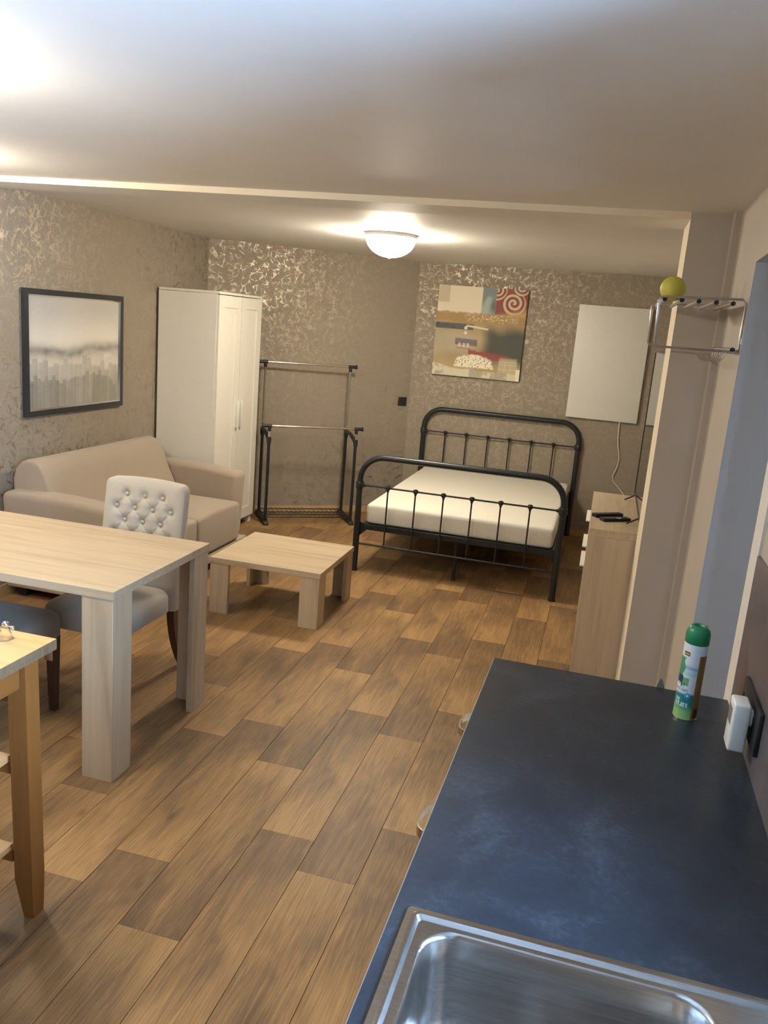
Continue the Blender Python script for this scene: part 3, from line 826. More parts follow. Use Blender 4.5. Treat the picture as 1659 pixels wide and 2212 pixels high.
def remote(label, x, y, z, rz, L, Wd, h, sticker):
    t = thing('remote_control', label, 'remote', (x, y, z), rz, 'remote controls on the sideboard')
    bx('body', (-L / 2, L / 2, -Wd / 2, Wd / 2, 0, h), 'black_plastic', t, 0.004, 2)
    n = 5 if not sticker else 4
    for i in range(n):
        for j in range(3):
            bx('button', (-L * 0.36 + i * L * 0.13, -L * 0.36 + i * L * 0.13 + 0.009, -Wd * 0.3 + j * Wd * 0.24, -Wd * 0.3 + j * Wd * 0.24 + 0.006, h, h + 0.0015), 'grey_plastic', t)
    if sticker: lab(bx('sticker', (0.0, 0.026, -Wd / 2 + 0.004, -0.006, h, h + 0.0008), 'label_white', t), 'small white sticker')
remote('black remote control with a white sticker, on the sideboard nearer the viewer', 0.146, 4.585, 0.82, 0.62, 0.177, 0.046, 0.017, True)
remote('plain black remote control, on the sideboard behind the one with a sticker', 0.104, 4.672, 0.82, 0.66, 0.186, 0.043, 0.020, False)

# ------------------------------------------------------------------ heater panel + cord
def heater():
    t = thing('infrared_heater', 'flat white rectangular heating panel on the far wall', 'heater', (0, YB, 0))
    bx('panel', (-0.315, 0.302, -0.038, -0.014, 1.085, 2.067), 'heater_white', t, 0.003, 2)
    bx('wall_bracket', (-0.15, 0.15, -0.014, 0.0, 1.4, 1.75), 'heater_white', t)
    pts = [(0.157, -0.022, 1.088), (0.158, -0.020, 1.03), (0.163, -0.016, 0.95), (0.172, -0.012, 0.88), (0.192, -0.012, 0.80), (0.200, -0.012, 0.74), (0.190, -0.012, 0.67), (0.166, -0.012, 0.60), (0.175, -0.012, 0.55), (0.225, -0.012, 0.50), (0.30, -0.012, 0.42), (0.36, -0.012, 0.36)]
    tube('power_cord', pts, 0.0045, 'white_plastic', t, 8)
heater()

# ------------------------------------------------------------------ pictures: colours are laid down on a fine grid
def srgb(r, g, b_):
    f = lambda c: ((c / 255 + 0.055) / 1.055) ** 2.4 if c / 255 > 0.04045 else c / 255 / 12.92
    return (f(r), f(g), f(b_))
def picture(name, nx, ny, place, fn, mat, parent):
    vs = []; fs = []; cols = []
    for j in range(ny + 1):
        for i in range(nx + 1):
            u, v = i / nx, j / ny
            vs.append(place(u, v)); cols.append(fn(u, v))
    for j in range(ny):
        for i in range(nx):
            a = j * (nx + 1) + i; fs.append((a, a + 1, a + nx + 2, a + nx + 1))
    me = bpy.data.meshes.new(name); me.from_pydata(vs, [], fs)
    ca = me.color_attributes.new('print', 'FLOAT_COLOR', 'POINT')
    flat = []
    for c in cols: flat += [c[0], c[1], c[2], 1]
    ca.data.foreach_set('color', flat)
    return link(name, me, mat, parent, 60)
def lerp(a, b_, t): t = max(0, min(1, t)); return tuple(x + (y - x) * t for x, y in zip(a, b_))
def sm(a, b_, x): t = max(0, min(1, (x - a) / (b_ - a))); return t * t * (3 - 2 * t)
def N(x, y, s, z=0.0): return noise.noise(Vector((x * s, y * s, z)))      # about -1..1
def inr(u, v, x0, x1, y0, y1, e=0.006):
    return sm(x0 - e, x0 + e, u) * (1 - sm(x1 - e, x1 + e, u)) * sm(y0 - e, y0 + e, v) * (1 - sm(y1 - e, y1 + e, v))
def abstract(u, v):
    t = 1 - v                                     # t measured downwards from the top edge
    n = N(u, v, 6, 1); n2 = N(u, v, 22, 2); n3 = N(u, v, 60, 3)
    c = lerp(srgb(190, 170, 130), srgb(160, 138, 100), 0.5 + 0.5 * n)
    c = lerp(c, srgb(165, 132, 85), inr(u, t, -0.1, 1.1, 0.29, 0.40, 0.04) * 0.8)
    c = lerp(c, srgb(178, 170, 150), inr(u, t, -0.1, 0.45, 0.5, 0.75, 0.08) * 0.7)
    # dark smoky field on the right
    c = lerp(c, srgb(82, 84, 78), sm(0.48, 0.66, u + 0.05 * n) * sm(0.38, 0.52, t + 0.04 * n) * (1 - sm(0.72, 0.9, t + 0.08 * n)))
    # upper left light block with a beige tab
    c = lerp(c, srgb(225, 212, 188), inr(u, t + 0.02 * n2, -0.1, 0.5, -0.1, 0.285, 0.012))
    c = lerp(c, srgb(198, 184, 158), inr(u, t, -0.1, 0.13, -0.1, 0.185, 0.004))
    # grey-blue block
    g = inr(u, t, 0.5, 0.655, -0.1, 0.285, 0.006)
    gc = lerp(srgb(128, 140, 140), srgb(170, 178, 172), sm(-0.1, 0.4, 0.5 * n + 0.6 * math.exp(-((u - 0.575) ** 2 / 0.002 + (t - 0.14) ** 2 / 0.006))))
    gc = lerp(gc, srgb(92, 100, 104), 0.8 * math.exp(-((u - 0.63) ** 2 / 0.0012 + (t - 0.19) ** 2 / 0.004)))
    c = lerp(c, gc, g)
    # red block with pale swirls
    rk = inr(u, t, 0.655, 1.1, -0.1, 0.285, 0.006)
    rc = srgb(142, 78, 70)
    for cx, cy, sc in ((0.845, 0.15, 1.0), (0.66, 0.03, 0.8), (0.92, -0.02, 0.7)):
        d_ = math.hypot(u - cx, (t - cy) * 1.05) + 0.012 * n; a = math.atan2(t - cy, u - cx)
        sp = math.sin(d_ * 105 / sc + a * 1.0)
        rc = lerp(rc, srgb(205, 190, 165), sm(-0.15, 0.35, sp) * (1 - sm(0.125 * sc, 0.145 * sc, d_)))
    rc = lerp(rc, srgb(200, 165, 105), sm(0.20, 0.29, t + 0.25 * (u - 0.9)) * 0.8)
    c = lerp(c, rc, rk)
    # pale flecks under the blocks
    fl = sm(0.05, 0.35, n3) * inr(u, t, 0.32 + 0.1 * n, 0.92, 0.295, 0.375, 0.02)
    c = lerp(c, srgb(226, 208, 172), fl * 0.9)
    # slate bar at the left with a white dash
    c = lerp(c, lerp(srgb(66, 72, 82), srgb(104, 104, 108), 0.5 + 0.5 * n2), inr(u, t, -0.1, 0.43, 0.41, 0.475, 0.007))
    d_ = abs(t - (0.43 + 0.10 * (u - 0.36))); c = lerp(c, srgb(226, 218, 196), inr(u, t, 0.35, 0.60, 0.0, 1, 0.01) * (1 - sm(0.004, 0.012 + 0.012 * (0.6 - u), d_)))
    for bx_, by_ in ((0.345, 0.455), (0.345, 0.51)): c = lerp(c, srgb(222, 214, 190), 1 - sm(0.016, 0.022, math.hypot(u - bx_, t - by_)))
    # violet bar with pale marks, red underline and red sweep
    c = lerp(c, srgb(104, 92, 112), inr(u, t - 0.03 * (u - 0.35), 0.235 + 0.08 * (t - 0.58), 0.49, 0.575, 0.648, 0.006) * (0.8 + 0.2 * n2))
    for bx_ in (0.29, 0.34, 0.385): c = lerp(c, srgb(222, 206, 188), inr(u, t, bx_ - 0.014, bx_ + 0.014, 0.625, 0.668, 0.004) * (0.6 + 0.4 * sm(-0.2, 0.2, n3)))
    c = lerp(c, srgb(160, 70, 66), inr(u, t - 0.05 * (u - 0.3), 0.255, 0.42, 0.677, 0.683, 0.003))
    c = lerp(c, srgb(150, 74, 72), inr(u, t - 0.10 * (u - 0.4), 0.40 + 0.02 * n2, 0.83, 0.69 + 0.015 * n2, 0.755 + 0.02 * n2, 0.014) * 0.95)
    # window sketch
    c = lerp(c, srgb(196, 182, 152), inr(u, t, 0.76, 0.955, 0.76, 0.93, 0.02) * 0.75)
    for gx in (0.76, 0.825, 0.89, 0.955): c = lerp(c, srgb(222, 208, 178), inr(u, t, gx - 0.003, gx + 0.003, 0.80, 0.92, 0.003) * 0.7)
    for gy in (0.80, 0.83, 0.88): c = lerp(c, srgb(222, 208, 178), inr(u, t, 0.76, 0.955, gy - 0.003, gy + 0.003, 0.003) * 0.7)
    # white crackled mound and the pale blocks along the bottom
    md = ((u - 0.47) / 0.235) ** 2 + ((t - 0.87) / 0.13) ** 2 + 0.25 * n2
    mk = (1 - sm(0.8, 1.02, md)) * (1 - sm(0.885, 0.90, t))
    c = lerp(c, lerp(srgb(240, 230, 205), srgb(150, 140, 118), sm(0.12, 0.4, n3)), mk)
    bl = sm(0.905 + 0.03 * n, 0.93 + 0.03 * n, t + 0.25 * max(0, 0.2 - u))
    c = lerp(c, lerp(srgb(214, 205, 180), srgb(176, 168, 146), sm(0.0, 0.35, N(math.floor(u * 7), math.floor(t * 9), 3.3, 5) + 0.5 * n2)), bl)
    c = lerp(c, srgb(232, 226, 204), inr(u, t, 0.955, 1.1, 0.87, 1.1, 0.004))
    return c
def canvas():
    t = thing('canvas_painting', 'square abstract canvas in beige, grey and red above the bed', 'painting', (0, YB, 0))
    x0, x1, z0, z1 = -1.574, -0.768, 1.350, 2.152
    bx('stretched_canvas', (x0, x1, -0.034, -0.0005, z0, z1), 'canvas_edge', t, 0.002, 1)
    picture('painted_face', 230, 230, lambda u, v: (x0 + u * (x1 - x0), -0.0348, z0 + v * (z1 - z0)), abstract, 'painting', t)
canvas()
def misty(u, v):
    t = 1 - v
    n = N(u, v, 3, 8); n2 = N(u, v, 14, 9); n3 = N(u, v, 40, 4)
    c = lerp(srgb(188, 184, 176), srgb(222, 216, 204), sm(0.0, 0.42, t) + 0.25 * n)
    # generic hazy city: soft towers of varied height and tone
    for k, (base, lo, hi, w_) in enumerate(((0.50, 182, 205, 11), (0.60, 150, 196, 19), (0.74, 122, 190, 27))):
        ci = math.floor(u * w_ + k * 0.4); r1 = N(ci * 1.37, k * 3.1, 1.9, 2 + k); r2 = N(ci * 2.11, k * 1.3, 2.7, 6 + k)
        top = base + 0.13 * r1
        tone = lo + (hi - lo) * (0.5 + 0.5 * r2)
        fx = (u * w_ + k * 0.4) % 1
        tone += 14 * (0.5 - fx)
        tc = srgb(tone, tone * 0.97, tone * 0.91)
        tc = lerp(tc, srgb(tone * 0.82, tone * 0.79, tone * 0.73), 0.25 * (math.sin(t * 260) > 0.2) * (k > 0) + 0.3 * n3 + 0.25 * n2)
        c = lerp(c, tc, sm(top - 0.008, top + 0.01, t) * (0.55 + 0.2 * k))
    c = lerp(c, srgb(110, 104, 94), 0.3 * sm(0.4, 0.75, math.sin(u * 9 + 2 * n) * 0.3 + t - 0.25) * sm(0.5, 0.9, t))
    # dark drifting haze band across the middle
    c = lerp(c, srgb(78, 74, 66), 0.85 * math.exp(-((t - 0.47 - 0.03 * math.sin(u * 5) - 0.03 * n) / 0.055) ** 2) * (0.7 + 0.3 * n2))
    return c
def framed():
    t = thing('framed_print', 'black-framed sepia city print above the sofa', 'picture', (XL, 0, 0))
    y0, y1, z0, z1, f = 4.208, 5.232, 1.048, 1.804, 0.034
    boxes('frame', [(0.0005, 0.026, y0, y0 + f, z0, z1), (0.0005, 0.026, y1 - f, y1, z0, z1), (0.0005, 0.026, y0 + f, y1 - f, z0, z0 + f), (0.0005, 0.026, y0 + f, y1 - f, z1 - f, z1)], 'frame_black', t)
    a, b_ = y0 + f, y1 - f; c_, d_ = z0 + f, z1 - f; s = 0.009
    bm = bmesh.new()
    for q in (((a, c_), (b_, c_), (b_ - s, c_ + s), (a + s, c_ + s)), ((b_, c_), (b_, d_), (b_ - s, d_ - s), (b_ - s, c_ + s)), ((b_, d_), (a, d_), (a + s, d_ - s), (b_ - s, d_ - s)), ((a, d_), (a, c_), (a + s, c_ + s), (a + s, d_ - s))):
        bm.faces.new([bm.verts.new((0.024 if k < 2 else 0.013, p[0], p[1])) for k, p in enumerate(q)])
    from_bm('silver_bevel', bm, 'silver_bevel', t)
    bx('backing', (0.0005, 0.011, a, b_, c_, d_), 'frame_black', t)
    picture('print', 150, 120, lambda u, v: (0.0125, a + s + (b_ - a - 2 * s) * u, c_ + s + (d_ - c_ - 2 * s) * v), lambda u, v: misty(u, v), 'photo_print', t)
framed()

# ------------------------------------------------------------------ black wall socket by the slanted wall's corner
def wall_socket():
    ang = math.atan2(dA.y, dA.x)
    t = thing('wall_socket', 'square black wall socket beside the bed headboard', 'socket', (-1.832, 7.592, 1.066), ang)
    bx('plate', (-0.041, 0.041, -0.012, 0, -0.041, 0.041), 'black_plastic', t, 0.003, 2)
    bx('insert', (-0.028, 0.028, -0.014, -0.012, -0.028, 0.028), 'black_metal', t, 0.0008, 1)
wall_socket()

# ------------------------------------------------------------------ clothes rack
def clothes_rack():
    a = math.atan2(7.134 - 6.715, -2.217 + 2.856)
    t = thing('clothes_rack', 'black and chrome double-bar clothes rack beside the wardrobe', 'clothes rack', (-2.856, 6.715, 0), a)
    L, D = 0.764, -0.322       # local x along the rack, local -y towards the room
    for x in (0, L):
        # floor foot: tapered runner
        bm = bmesh.new()
        prism_bm(bm, [(0.075, 0.0), (0.075, 0.03), (0.03, 0.048), (D * 0.9, 0.048), (D - 0.05, 0.026), (D - 0.06, 0.0)], x - 0.022, x + 0.022, 'x')
        bmesh.ops.bevel(bm, geom=bm.edges[:], offset=0.006, segments=2, profile=0.5, affect='EDGES')
        from_bm('foot', bm, 'black_plastic', t, 40)
        tube('post', [(x, 0, 0.04), (x, 0, 0.775)], 0.0135, 'black_metal', t, 12)
        tube('post', [(x, D, 0.04), (x, D, 0.745)], 0.0135, 'black_metal', t, 12)
        # curved brace joining the two posts
        pts = [(x, D * f, 0.762 + 0.035 * math.sin(PI * (f * 0.8 + 0.2)) - 0.035 * f) for f in [i / 8 for i in range(9)]]
        tube('brace', pts, 0.017, 'black_plastic', t, 10)
        lathe('brace_socket', [(0, -0.04), (0.018, -0.04), (0.02, 0.0), (0.018, 0.03), (0, 0.03)], 'black_plastic', t, 14, (x, 0, 0.77))
        lathe('brace_socket', [(0, -0.04), (0.018, -0.04), (0.02, 0.0), (0.018, 0.02), (0, 0.02)], 'black_plastic', t, 14, (x, D, 0.74))
        tube('upright', [(x, 0, 0.775), (x, 0, 1.345)], 0.009, 'chrome', t, 12)
        tube('upright', [(x, D, 0.745), (x, D, 0.84)], 0.009, 'chrome', t, 12)
    for y, z in ((0, 1.365), (D, 0.853)):
        tube('hanging_bar', [(-0.005, y, z), (L + 0.005, y, z)], 0.0095, 'chrome', t, 12)
        for x, s_ in ((0, -1), (L, 1)):
            tube('tee_joint', [(x - s_ * 0.02, y, z), (x + s_ * 0.05, y, z)], 0.0145, 'black_plastic', t, 12)
            tube('tee_joint', [(x, y, z), (x, y, z - 0.045)], 0.0145, 'black_plastic', t, 12)
            tube('end_cap', [(x + s_ * 0.05, y, z), (x + s_ * 0.058, y, z)], 0.020, 'black_plastic', t, 12)
    # wire shoe shelf
    for y in (0.02, -0.10, -0.20, D + 0.02):
        tube('shelf_wire', [(0, y, 0.055), (L, y, 0.055)], 0.005, 'black_metal', t, 8)
    for i in range(18):
        x = 0.03 + i * (L - 0.06) / 17
        tube('cross_wire', [(x, 0.022, 0.062), (x, D + 0.018, 0.062)], 0.0022, 'black_metal', t, 6)
clothes_rack()

# ------------------------------------------------------------------ hat rack of thin wire and tubes, with a ball on it
def hat_rack():
    t = thing('hat_rack', 'grey wire hat rack with tube shelf mounted on the right wall', 'rack', (0, 0, 0))
    xi, xo = XR - 0.006, 0.145
    y0, y1 = 3.285, 3.87
    zt, zb = 1.955, 1.768
    for y in (y0, y1):
        r = 0.012
        pts = [(xi, y, zb + r), (xi, y, zt - r), (xi - r, y, zt), (xo + r, y, zt - 0.008), (xo, y, zt - 0.008 - r), (xo + 0.006, y, zb + r), (xo + 0.006 + r, y, zb), (xi - r, y, zb)]
        tube('side_frame', pts, 0.0042, 'satin_wire', t, 8, True)
    for x in (0.165, 0.225, 0.284, 0.344, 0.401):
        p = tube('shelf_tube', [(x, y0 + 0.004, zt - 0.016), (x, y1 - 0.004, zt - 0.016)], 0.0075, 'satin_wire', t, 10)
        tube('plug', [(x, y0 - 0.003, zt - 0.016), (x, y0 + 0.004, zt - 0.016)], 0.0085, 'black_plastic', p, 10)
    p = tube('hook_rail', [(0.425, y0 + 0.004, zb + 0.008), (0.425, y1 - 0.004, zb + 0.008)], 0.0085, 'satin_wire', t, 10)
    tube('plug', [(0.425, y0 - 0.003, zb + 0.008), (0.425, y0 + 0.004, zb + 0.008)], 0.0092, 'black_plastic', p, 10)
    for i in range(6):
        y = y0 + 0.12 + i * 0.08
        tube('hook', [(0.422, y, zb + 0.002), (0.412, y, zb - 0.025), (0.392, y, zb - 0.042), (0.370, y, zb - 0.040), (0.352, y, zb - 0.018)], 0.0026, 'satin_wire', t, 6)
    for y in (y0, y1):
        bx('wall_plate', (XR - 0.0035, XR, y - 0.008, y + 0.008, zb + 0.03, zb + 0.05), 'satin_wire', t)
hat_rack()
r = 0.047
tag(lathe('rubber_ball', [(0, -r)] + [(r * math.cos(a), r * math.sin(a)) for a in [(-80 + 10 * i) * PI / 180 for i in range(17)]] + [(0, r)], 'yellow_rubber', None, 32, (0.195, 3.42, 1.939 + 0.0075 + math.sqrt((r + 0.0075) ** 2 - 0.0298 ** 2) - 0.0075), 60), 'small yellow ball resting on the wire hat rack', 'ball')

# ------------------------------------------------------------------ kitchen: everything in the kitchen's own axes
CZ = 0.905; CT = 0.04
def kthing(name, label, cat, u=0, v=0, z=0, group=None):
    x, y = kit(u, v); return thing(name, label, cat, (x, y, z), KA, group)
SU0, SU1, SV0, SV1 = 0.020, 0.566, -1.046, -1.906     # sink outline
BU0, BU1, BV0, BV1 = 0.054, 0.462, -1.078, -1.470     # bowl
wt = kthing('worktop', 'dark slate-blue kitchen worktop', 'worktop')
boxes('slab', [(0, 0.606, SV0 - 0.012, 0, CZ - CT, CZ), (0, SU0 + 0.012, SV1 + 0.012, SV0 - 0.012, CZ - CT, CZ), (SU1 - 0.012, 0.606, SV1 + 0.012, SV0 - 0.012, CZ - CT, CZ), (0, 0.606, -2.75, SV1 + 0.012, CZ - CT, CZ)], 'slate_top', wt)
lab(bx('edge_strip', (-0.0018, 0, -2.75, 0, CZ - CT + 0.001, CZ - 0.0015), 'worktop_edge', wt), 'thin pale edging along the front')
# base cabinets
names = ['white base cabinet with a bow handle at the far end of the worktop', 'white base cabinet with a bow handle, second from the far end of the worktop', 'white sink cabinet under the steel sink', 'white base cabinet nearest the viewer, past the sink']
vb = [-0.004, -0.41, -0.86, -1.96, -2.74]
for i in range(4):
    v1, v0 = vb[i] - 0.0005, vb[i + 1] + 0.0005
    t = kthing('base_cabinet', names[i], 'cabinet', group='kitchen base cabinets')
    top = CZ - CT - 0.001 if i != 2 else 0.70
    boxes('carcass', [(0.04, 0.60, v0, v0 + 0.016, 0.1, top), (0.04, 0.60, v1 - 0.016, v1, 0.1, top), (0.04, 0.60, v0 + 0.016, v1 - 0.016, 0.1, 0.116), (0.585, 0.60, v0 + 0.016, v1 - 0.016, 0.116, top)], 'cabinet_white', t)
    bx('plinth', (0.07, 0.085, v0, v1, 0, 0.1), 'cabinet_white', t)
    d = bx('drawer', (0.022, 0.04, v0 + 0.002, v1 - 0.002, 0.70, CZ - CT - 0.004), 'cabinet_white', t, 0.0012, 1)
    bx('door', (0.022, 0.04, v0 + 0.002, v1 - 0.002, 0.104, 0.697), 'cabinet_white', t, 0.0012, 1)
    if i < 2:
        vc = (-0.184, -0.635)[i]; hl = 0.071
        z = 0.785
        bm = bmesh.new()
        n = 14; prev = None
        for k in range(n + 1):
            f = k / n; a = (f - 0.5) * 2
            v = vc + a * hl
            u = 0.022 - 0.066 * (1 - abs(a) ** 5) - 0.006 * (1 - a * a) if abs(a) < 1 else 0.022
            if k == 0 or k == n: u = 0.022
            hh = 0.0085 + 0.006 * abs(a) ** 3
            ring = [bm.verts.new(p) for p in ((u, v, z - hh), (u + 0.0035, v - 0.0030 * a, z - hh), (u + 0.0035, v - 0.0030 * a, z + hh), (u, v, z + hh))]
            if prev:
                for q in range(4): bm.faces.new((prev[q], prev[(q + 1) % 4], ring[(q + 1) % 4], ring[q]))
            else: bm.faces.new(ring)
            prev = ring
        bm.faces.new(prev)
        lab(from_bm('handle', bm, 'nickel', d, 35), 'brushed metal bow handle')

# sink
def sink():
    t = kthing('kitchen_sink', 'stainless steel inset kitchen sink in the worktop', 'sink')
    # rim plate: nested rings from the outer edge to the bowl lip, with a raised bead
    bm = bmesh.new()
    def ring(pts, z): return [bm.verts.new((a, b_, z)) for a, b_ in pts]
    def strip(a, c):
        n = len(a)
        for k in range(n): bm.faces.new((a[k], a[(k + 1) % n], c[(k + 1) % n], c[k]))
    o = lambda d, r: rrect(SU0 + d, SU1 - d, SV1 + d, SV0 - d, r)
    R0 = ring(o(0, 0.010), CZ + 0.0005); R1 = ring(o(0.0015, 0.009), CZ + 0.003); R2 = ring(o(0.011, 0.008), CZ + 0.0038); R3 = ring(o(0.0145, 0.008), CZ + 0.0080); R4 = ring(o(0.0185, 0.008), CZ + 0.0080); R5 = ring(o(0.024, 0.008), CZ + 0.002)
    for a, c in ((R0, R1), (R1, R2), (R2, R3), (R3, R4), (R4, R5)): strip(a, c)
    # deck with the bowl hole: bridge the inner rim loop with the bowl lip loop
    L0 = ring(rrect(BU0, BU1, BV1, BV0, 0.052), CZ + 0.002)
    strip(R5, L0)
    from_bm('rim', bm, 'brushed_steel', t, 30)
    bm = bmesh.new()
    prev = None
    for d, z, r in ((0, 0.002, 0.052), (0.003, 0.0010, 0.051), (0.006, -0.004, 0.05), (0.010, -0.05, 0.048), (0.016, -0.13, 0.046), (0.024, -0.146, 0.044), (0.045, -0.155, 0.04)):
        cur = [bm.verts.new((a, b_, CZ + z)) for a, b_ in rrect(BU0 + d, BU1 - d, BV1 + d, BV0 - d, r)]
        if prev:
            n = len(cur)
            for k in range(n): bm.faces.new((prev[k], prev[(k + 1) % n], cur[(k + 1) % n], cur[k]))
        prev = cur
    bm.faces.new(prev)
    bw = from_bm('bowl', bm, 'brushed_steel', t, 40)
    lathe('drain', [(0, 0.002), (0.03, 0.002), (0.034, 0.004), (0.042, 0.003), (0.044, 0.0005)], 'chrome', bw, 24, ((BU0 + BU1) / 2, (BV0 + BV1) / 2, CZ - 0.155))
    # draining grooves
    for i in range(7):
        v = BV1 - 0.06 - i * 0.045
        bx('drain_ridge', (0.09, 0.50, v - 0.006, v + 0.006, CZ + 0.002, CZ + 0.005), 'brushed_steel', t, 0.002, 1)
sink()

# backsplash, end strip, sockets
bs = kthing('backsplash', 'mottled grey-violet splash panel behind the worktop', 'backsplash')
boxes('panel', [(0.5985, 0.6065, WV1, -0.042, CZ + 0.0005, 1.30), (0.5985, 0.6065, -2.74, WV1, CZ + 0.0005, WZ0)], 'slate_splash', bs)
st = struct(prism('trim_4', kpoly(0.600, 0.607, -0.041, 0.06), 0, 2.085, 'trim_white'), 'pale strip at the end of the kitchen wall')
def ksocket(label, v, z):
    t = kthing('kitchen_socket', label, 'socket', 0.5980, v, z)
    bx('plate', (-0.009, 0, -0.105, 0.105, -0.048, 0.048), 'black_plastic', t, 0.003, 2)
    for dz in (-0.036, 0.07):
        o = lathe('socket_well', [(0.018, 0.0), (0.022, 0.002), (0.025, 0.0)], 'black_metal', t, 20)
        o.rotation_euler = (0, -PI / 2, 0); o.location = (-0.009, dz, 0)
ksocket('black double wall socket on the splash panel behind the white plug-in unit', -0.322, 1.012)
def plug_unit():
    t = kthing('plug_in_unit', 'white plug-in timer unit in the socket above the worktop', 'plug-in unit', 0.589, -0.357, 0.0)
    z0, z1 = 0.948, 1.056
    bx('housing', (-0.043, -0.008, -0.029, 0.029, z0, z1), 'white_plastic', t, 0.006, 3)
    lab(bx('display', (-0.0438, -0.043, -0.018, 0.018, z1 - 0.052, z1 - 0.016), 'grey_plastic', t), 'small grey display window')
    o = lathe('plug', [(0, 0), (0.017, 0), (0.019, 0.002), (0.019, 0.0078), (0, 0.0078)], 'white_plastic', t, 20)
    o.rotation_euler = (0, PI / 2, 0); o.location = (-0.0081, 0, 1.02)
plug_unit()

# spray can
FONT = {'C': ['111', '100', '100', '100', '111'], 'H': ['101', '101', '111', '101', '101'], 'T': ['111', '010', '010', '010', '010'], 'S': ['111', '100', '111', '001', '111'], 'E': ['111', '100', '111', '100', '111'], 'J': ['001', '001', '001', '101', '111'], 'R': ['110', '101', '110', '101', '101'], 'I': ['010', '010', '010', '010', '010'], 'F': ['111', '100', '110', '100', '100'], 'V': ['101', '101', '101', '101', '010'], 'L': ['100', '100', '100', '100', '111'], 'U': ['101', '101', '101', '101', '111']}
def text_at(s, x, t, cw, ch):
    # returns 1 where the lettering covers (x to the right, t downwards), origin at the text's upper left
    if t < 0 or t >= ch * 5 or x < 0: return 0
    cell = int(x / (cw * 4)); 
    if cell >= len(s): return 0
    cx = int((x - cell * cw * 4) / cw); cy = int(t / ch)
    if cx > 2: return 0
    return 1 if FONT[s[cell]][cy][cx] == '1' else 0
def can_paint(a, t):
    # a: arc position in cm from the front centre seam (right is +), t: cm below the top of the body (body 17.2 cm)
    white = srgb(222, 228, 230)
    c = white
    n = N(a * 0.3, t * 0.3, 1.0, 3)
    c = lerp(c, srgb(120, 175, 205), 0.85 * math.exp(-((t - 5.3 - 0.08 * a) / 0.45) ** 2) * sm(-2.6, -1.2, a))
    c = lerp(c, srgb(150, 200, 200), 0.6 * math.exp(-((t - 6.6) / 0.6) ** 2) * sm(-2.6, -1.4, a))
    # green leaf-like shapes on the left
    c = lerp(c, srgb(70, 150, 105), (1 - sm(-1.9, -1.7, a + 0.25 * math.sin(t * 2.0))) * sm(2.9, 3.2, t) * (1 - sm(8.0, 8.6, t)))
    c = lerp(c, srgb(18, 62, 78), (1 - sm(-1.9, -1.6, a)) * sm(7.0, 7.6, t) * (1 - sm(9.2, 9.5, t)))
    c = lerp(c, srgb(120, 175, 120), inr(a, t, -1.7, -0.3, 7.6, 9.4, 0.06))
    # band fading from teal to light green
    c = lerp(c, srgb(36, 130, 128), sm(10.9, 11.6, t + 0.25 * a * 0.2))
    c = lerp(c, srgb(140, 190, 110), sm(13.6, 15.8, t))
    c = lerp(c, srgb(70, 150, 205), 1 - sm(0.55, 0.8, math.hypot(a + 0.1, t - 11.6)))
    c = lerp(c, white, 1 - sm(0.2, 0.3, math.hypot(a + 0.1, t - 11.6)))
    # lettering
    if text_at('LUCHT', a + 4.62, t - 8.95, 0.19, 0.20): c = srgb(238, 244, 240) if a < -2.2 else srgb(20, 70, 75)
    if text_at('VERFRISSER', a + 4.3, t - 10.15, 0.105, 0.13): c = srgb(18, 66, 74)
    if text_at('SE', a + 2.9, t - 12.4, 0.17, 0.15): c = srgb(235, 242, 238)
    if text_at('ETJES', a + 2.95, t - 13.4, 0.17, 0.19): c = srgb(235, 242, 238)
    # small badge
    bd = inr(a, t - 0.25 * (a + 1.5) ** 2 * -0.1, -2.6, -1.0, 1.7, 2.6, 0.05)
    c = lerp(c, srgb(40, 30, 22), bd); c = lerp(c, srgb(205, 150, 70), inr(a, t, -2.45, -1.15, 1.95, 2.4, 0.05))
    # golden information panel on the right side
    k = inr(a, t, 1.35, 4.6, 2.2, 18, 0.05)
    g = lerp(srgb(165, 118, 60), srgb(120, 88, 52), 0.5 + 0.5 * math.sin(t * 22) * (math.sin(a * 9 + t * 3) > -0.3))
    c = lerp(c, g, k)
    c = lerp(c, srgb(74, 48, 30), inr(a, t, 1.9, 4.2, 14.6, 16.8, 0.05))
    return c
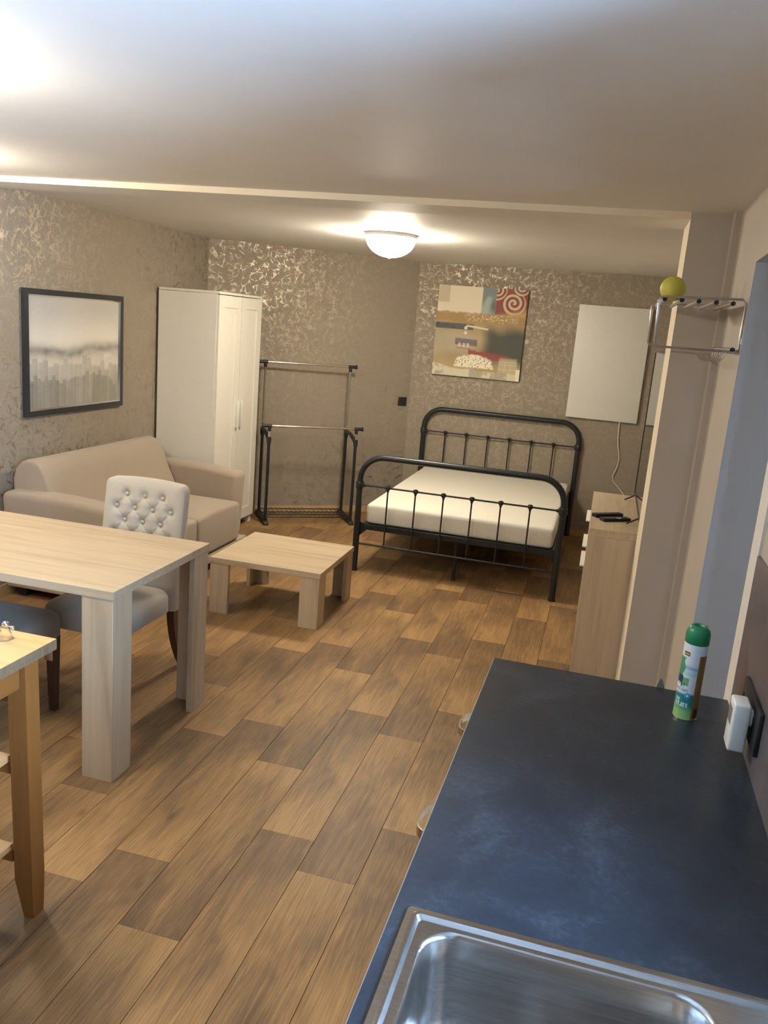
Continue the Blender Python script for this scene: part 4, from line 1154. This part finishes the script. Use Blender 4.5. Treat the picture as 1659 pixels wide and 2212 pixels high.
def spray_can():
    x, y = 0.288, 1.974
    t = thing('spray_can', 'air freshener spray can with a green cap standing on the worktop', 'spray can', (x, y, CZ))
    r, h = 0.0272, 0.190
    # direction facing the viewer
    face = math.atan2(-y, -x)
    nx, ny = 220, 200
    vs, fs, cols = [], [], []
    for j in range(ny + 1):
        for i in range(nx):
            a = face + 2 * PI * i / nx
            z = 0.004 + (h - 0.004) * j / ny
            vs.append((r * math.cos(a), r * math.sin(a), z))
            d_ = (2 * PI * i / nx + PI) % (2 * PI) - PI      # counter-clockwise = viewer's right
            cols.append(can_paint(d_ * r * 100, (h - z) * 100 * 17.2 / 18.6))
    for j in range(ny):
        for i in range(nx):
            p = j * nx + i; q = j * nx + (i + 1) % nx
            fs.append((p, q, q + nx, p + nx))
    me = bpy.data.meshes.new('body'); me.from_pydata(vs, [], fs)
    ca = me.color_attributes.new('print', 'FLOAT_COLOR', 'POINT'); flat = []
    for c in cols: flat += [c[0], c[1], c[2], 1]
    ca.data.foreach_set('color', flat)
    link('body', me, 'can_label', t, 60)
    lathe('base_ring', [(0, 0.001), (r - 0.002, 0.0), (r + 0.0008, 0.001), (r + 0.0008, 0.004), (r - 0.001, 0.0045)], 'nickel', t, 40)
    lathe('shoulder', [(r, h), (r - 0.001, h + 0.002), (r - 0.004, h + 0.003), (0, h + 0.003)], 'white_plastic', t, 40)
    cap = lathe('cap', [(r - 0.0005, h + 0.0005), (r + 0.0004, h + 0.002), (r + 0.0002, h + 0.026), (r - 0.003, h + 0.036), (r - 0.009, h + 0.043), (r - 0.014, h + 0.044), (r - 0.017, h + 0.039), (0, h + 0.038)], 'green_cap', t, 40)
spray_can()

# little grey clip showing above the far edge of the worktop
t = kthing('worktop_clip', 'small grey clip tip sticking up at the far edge of the worktop', 'clip', 0.435, 0.0, 0)
bm = bmesh.new(); prism_bm(bm, [(-0.010, CZ - 0.02), (0.010, CZ - 0.02), (0.010, CZ + 0.004), (0.002, CZ + 0.022), (-0.003, CZ + 0.024), (-0.009, CZ + 0.004)], 0.001, 0.006, 'y')
from_bm('tip', bm, 'grey_plastic', t)
bx('jaw', (-0.008, 0.008, 0.0006, 0.003, CZ - 0.036, CZ - 0.02), 'grey_plastic', t)
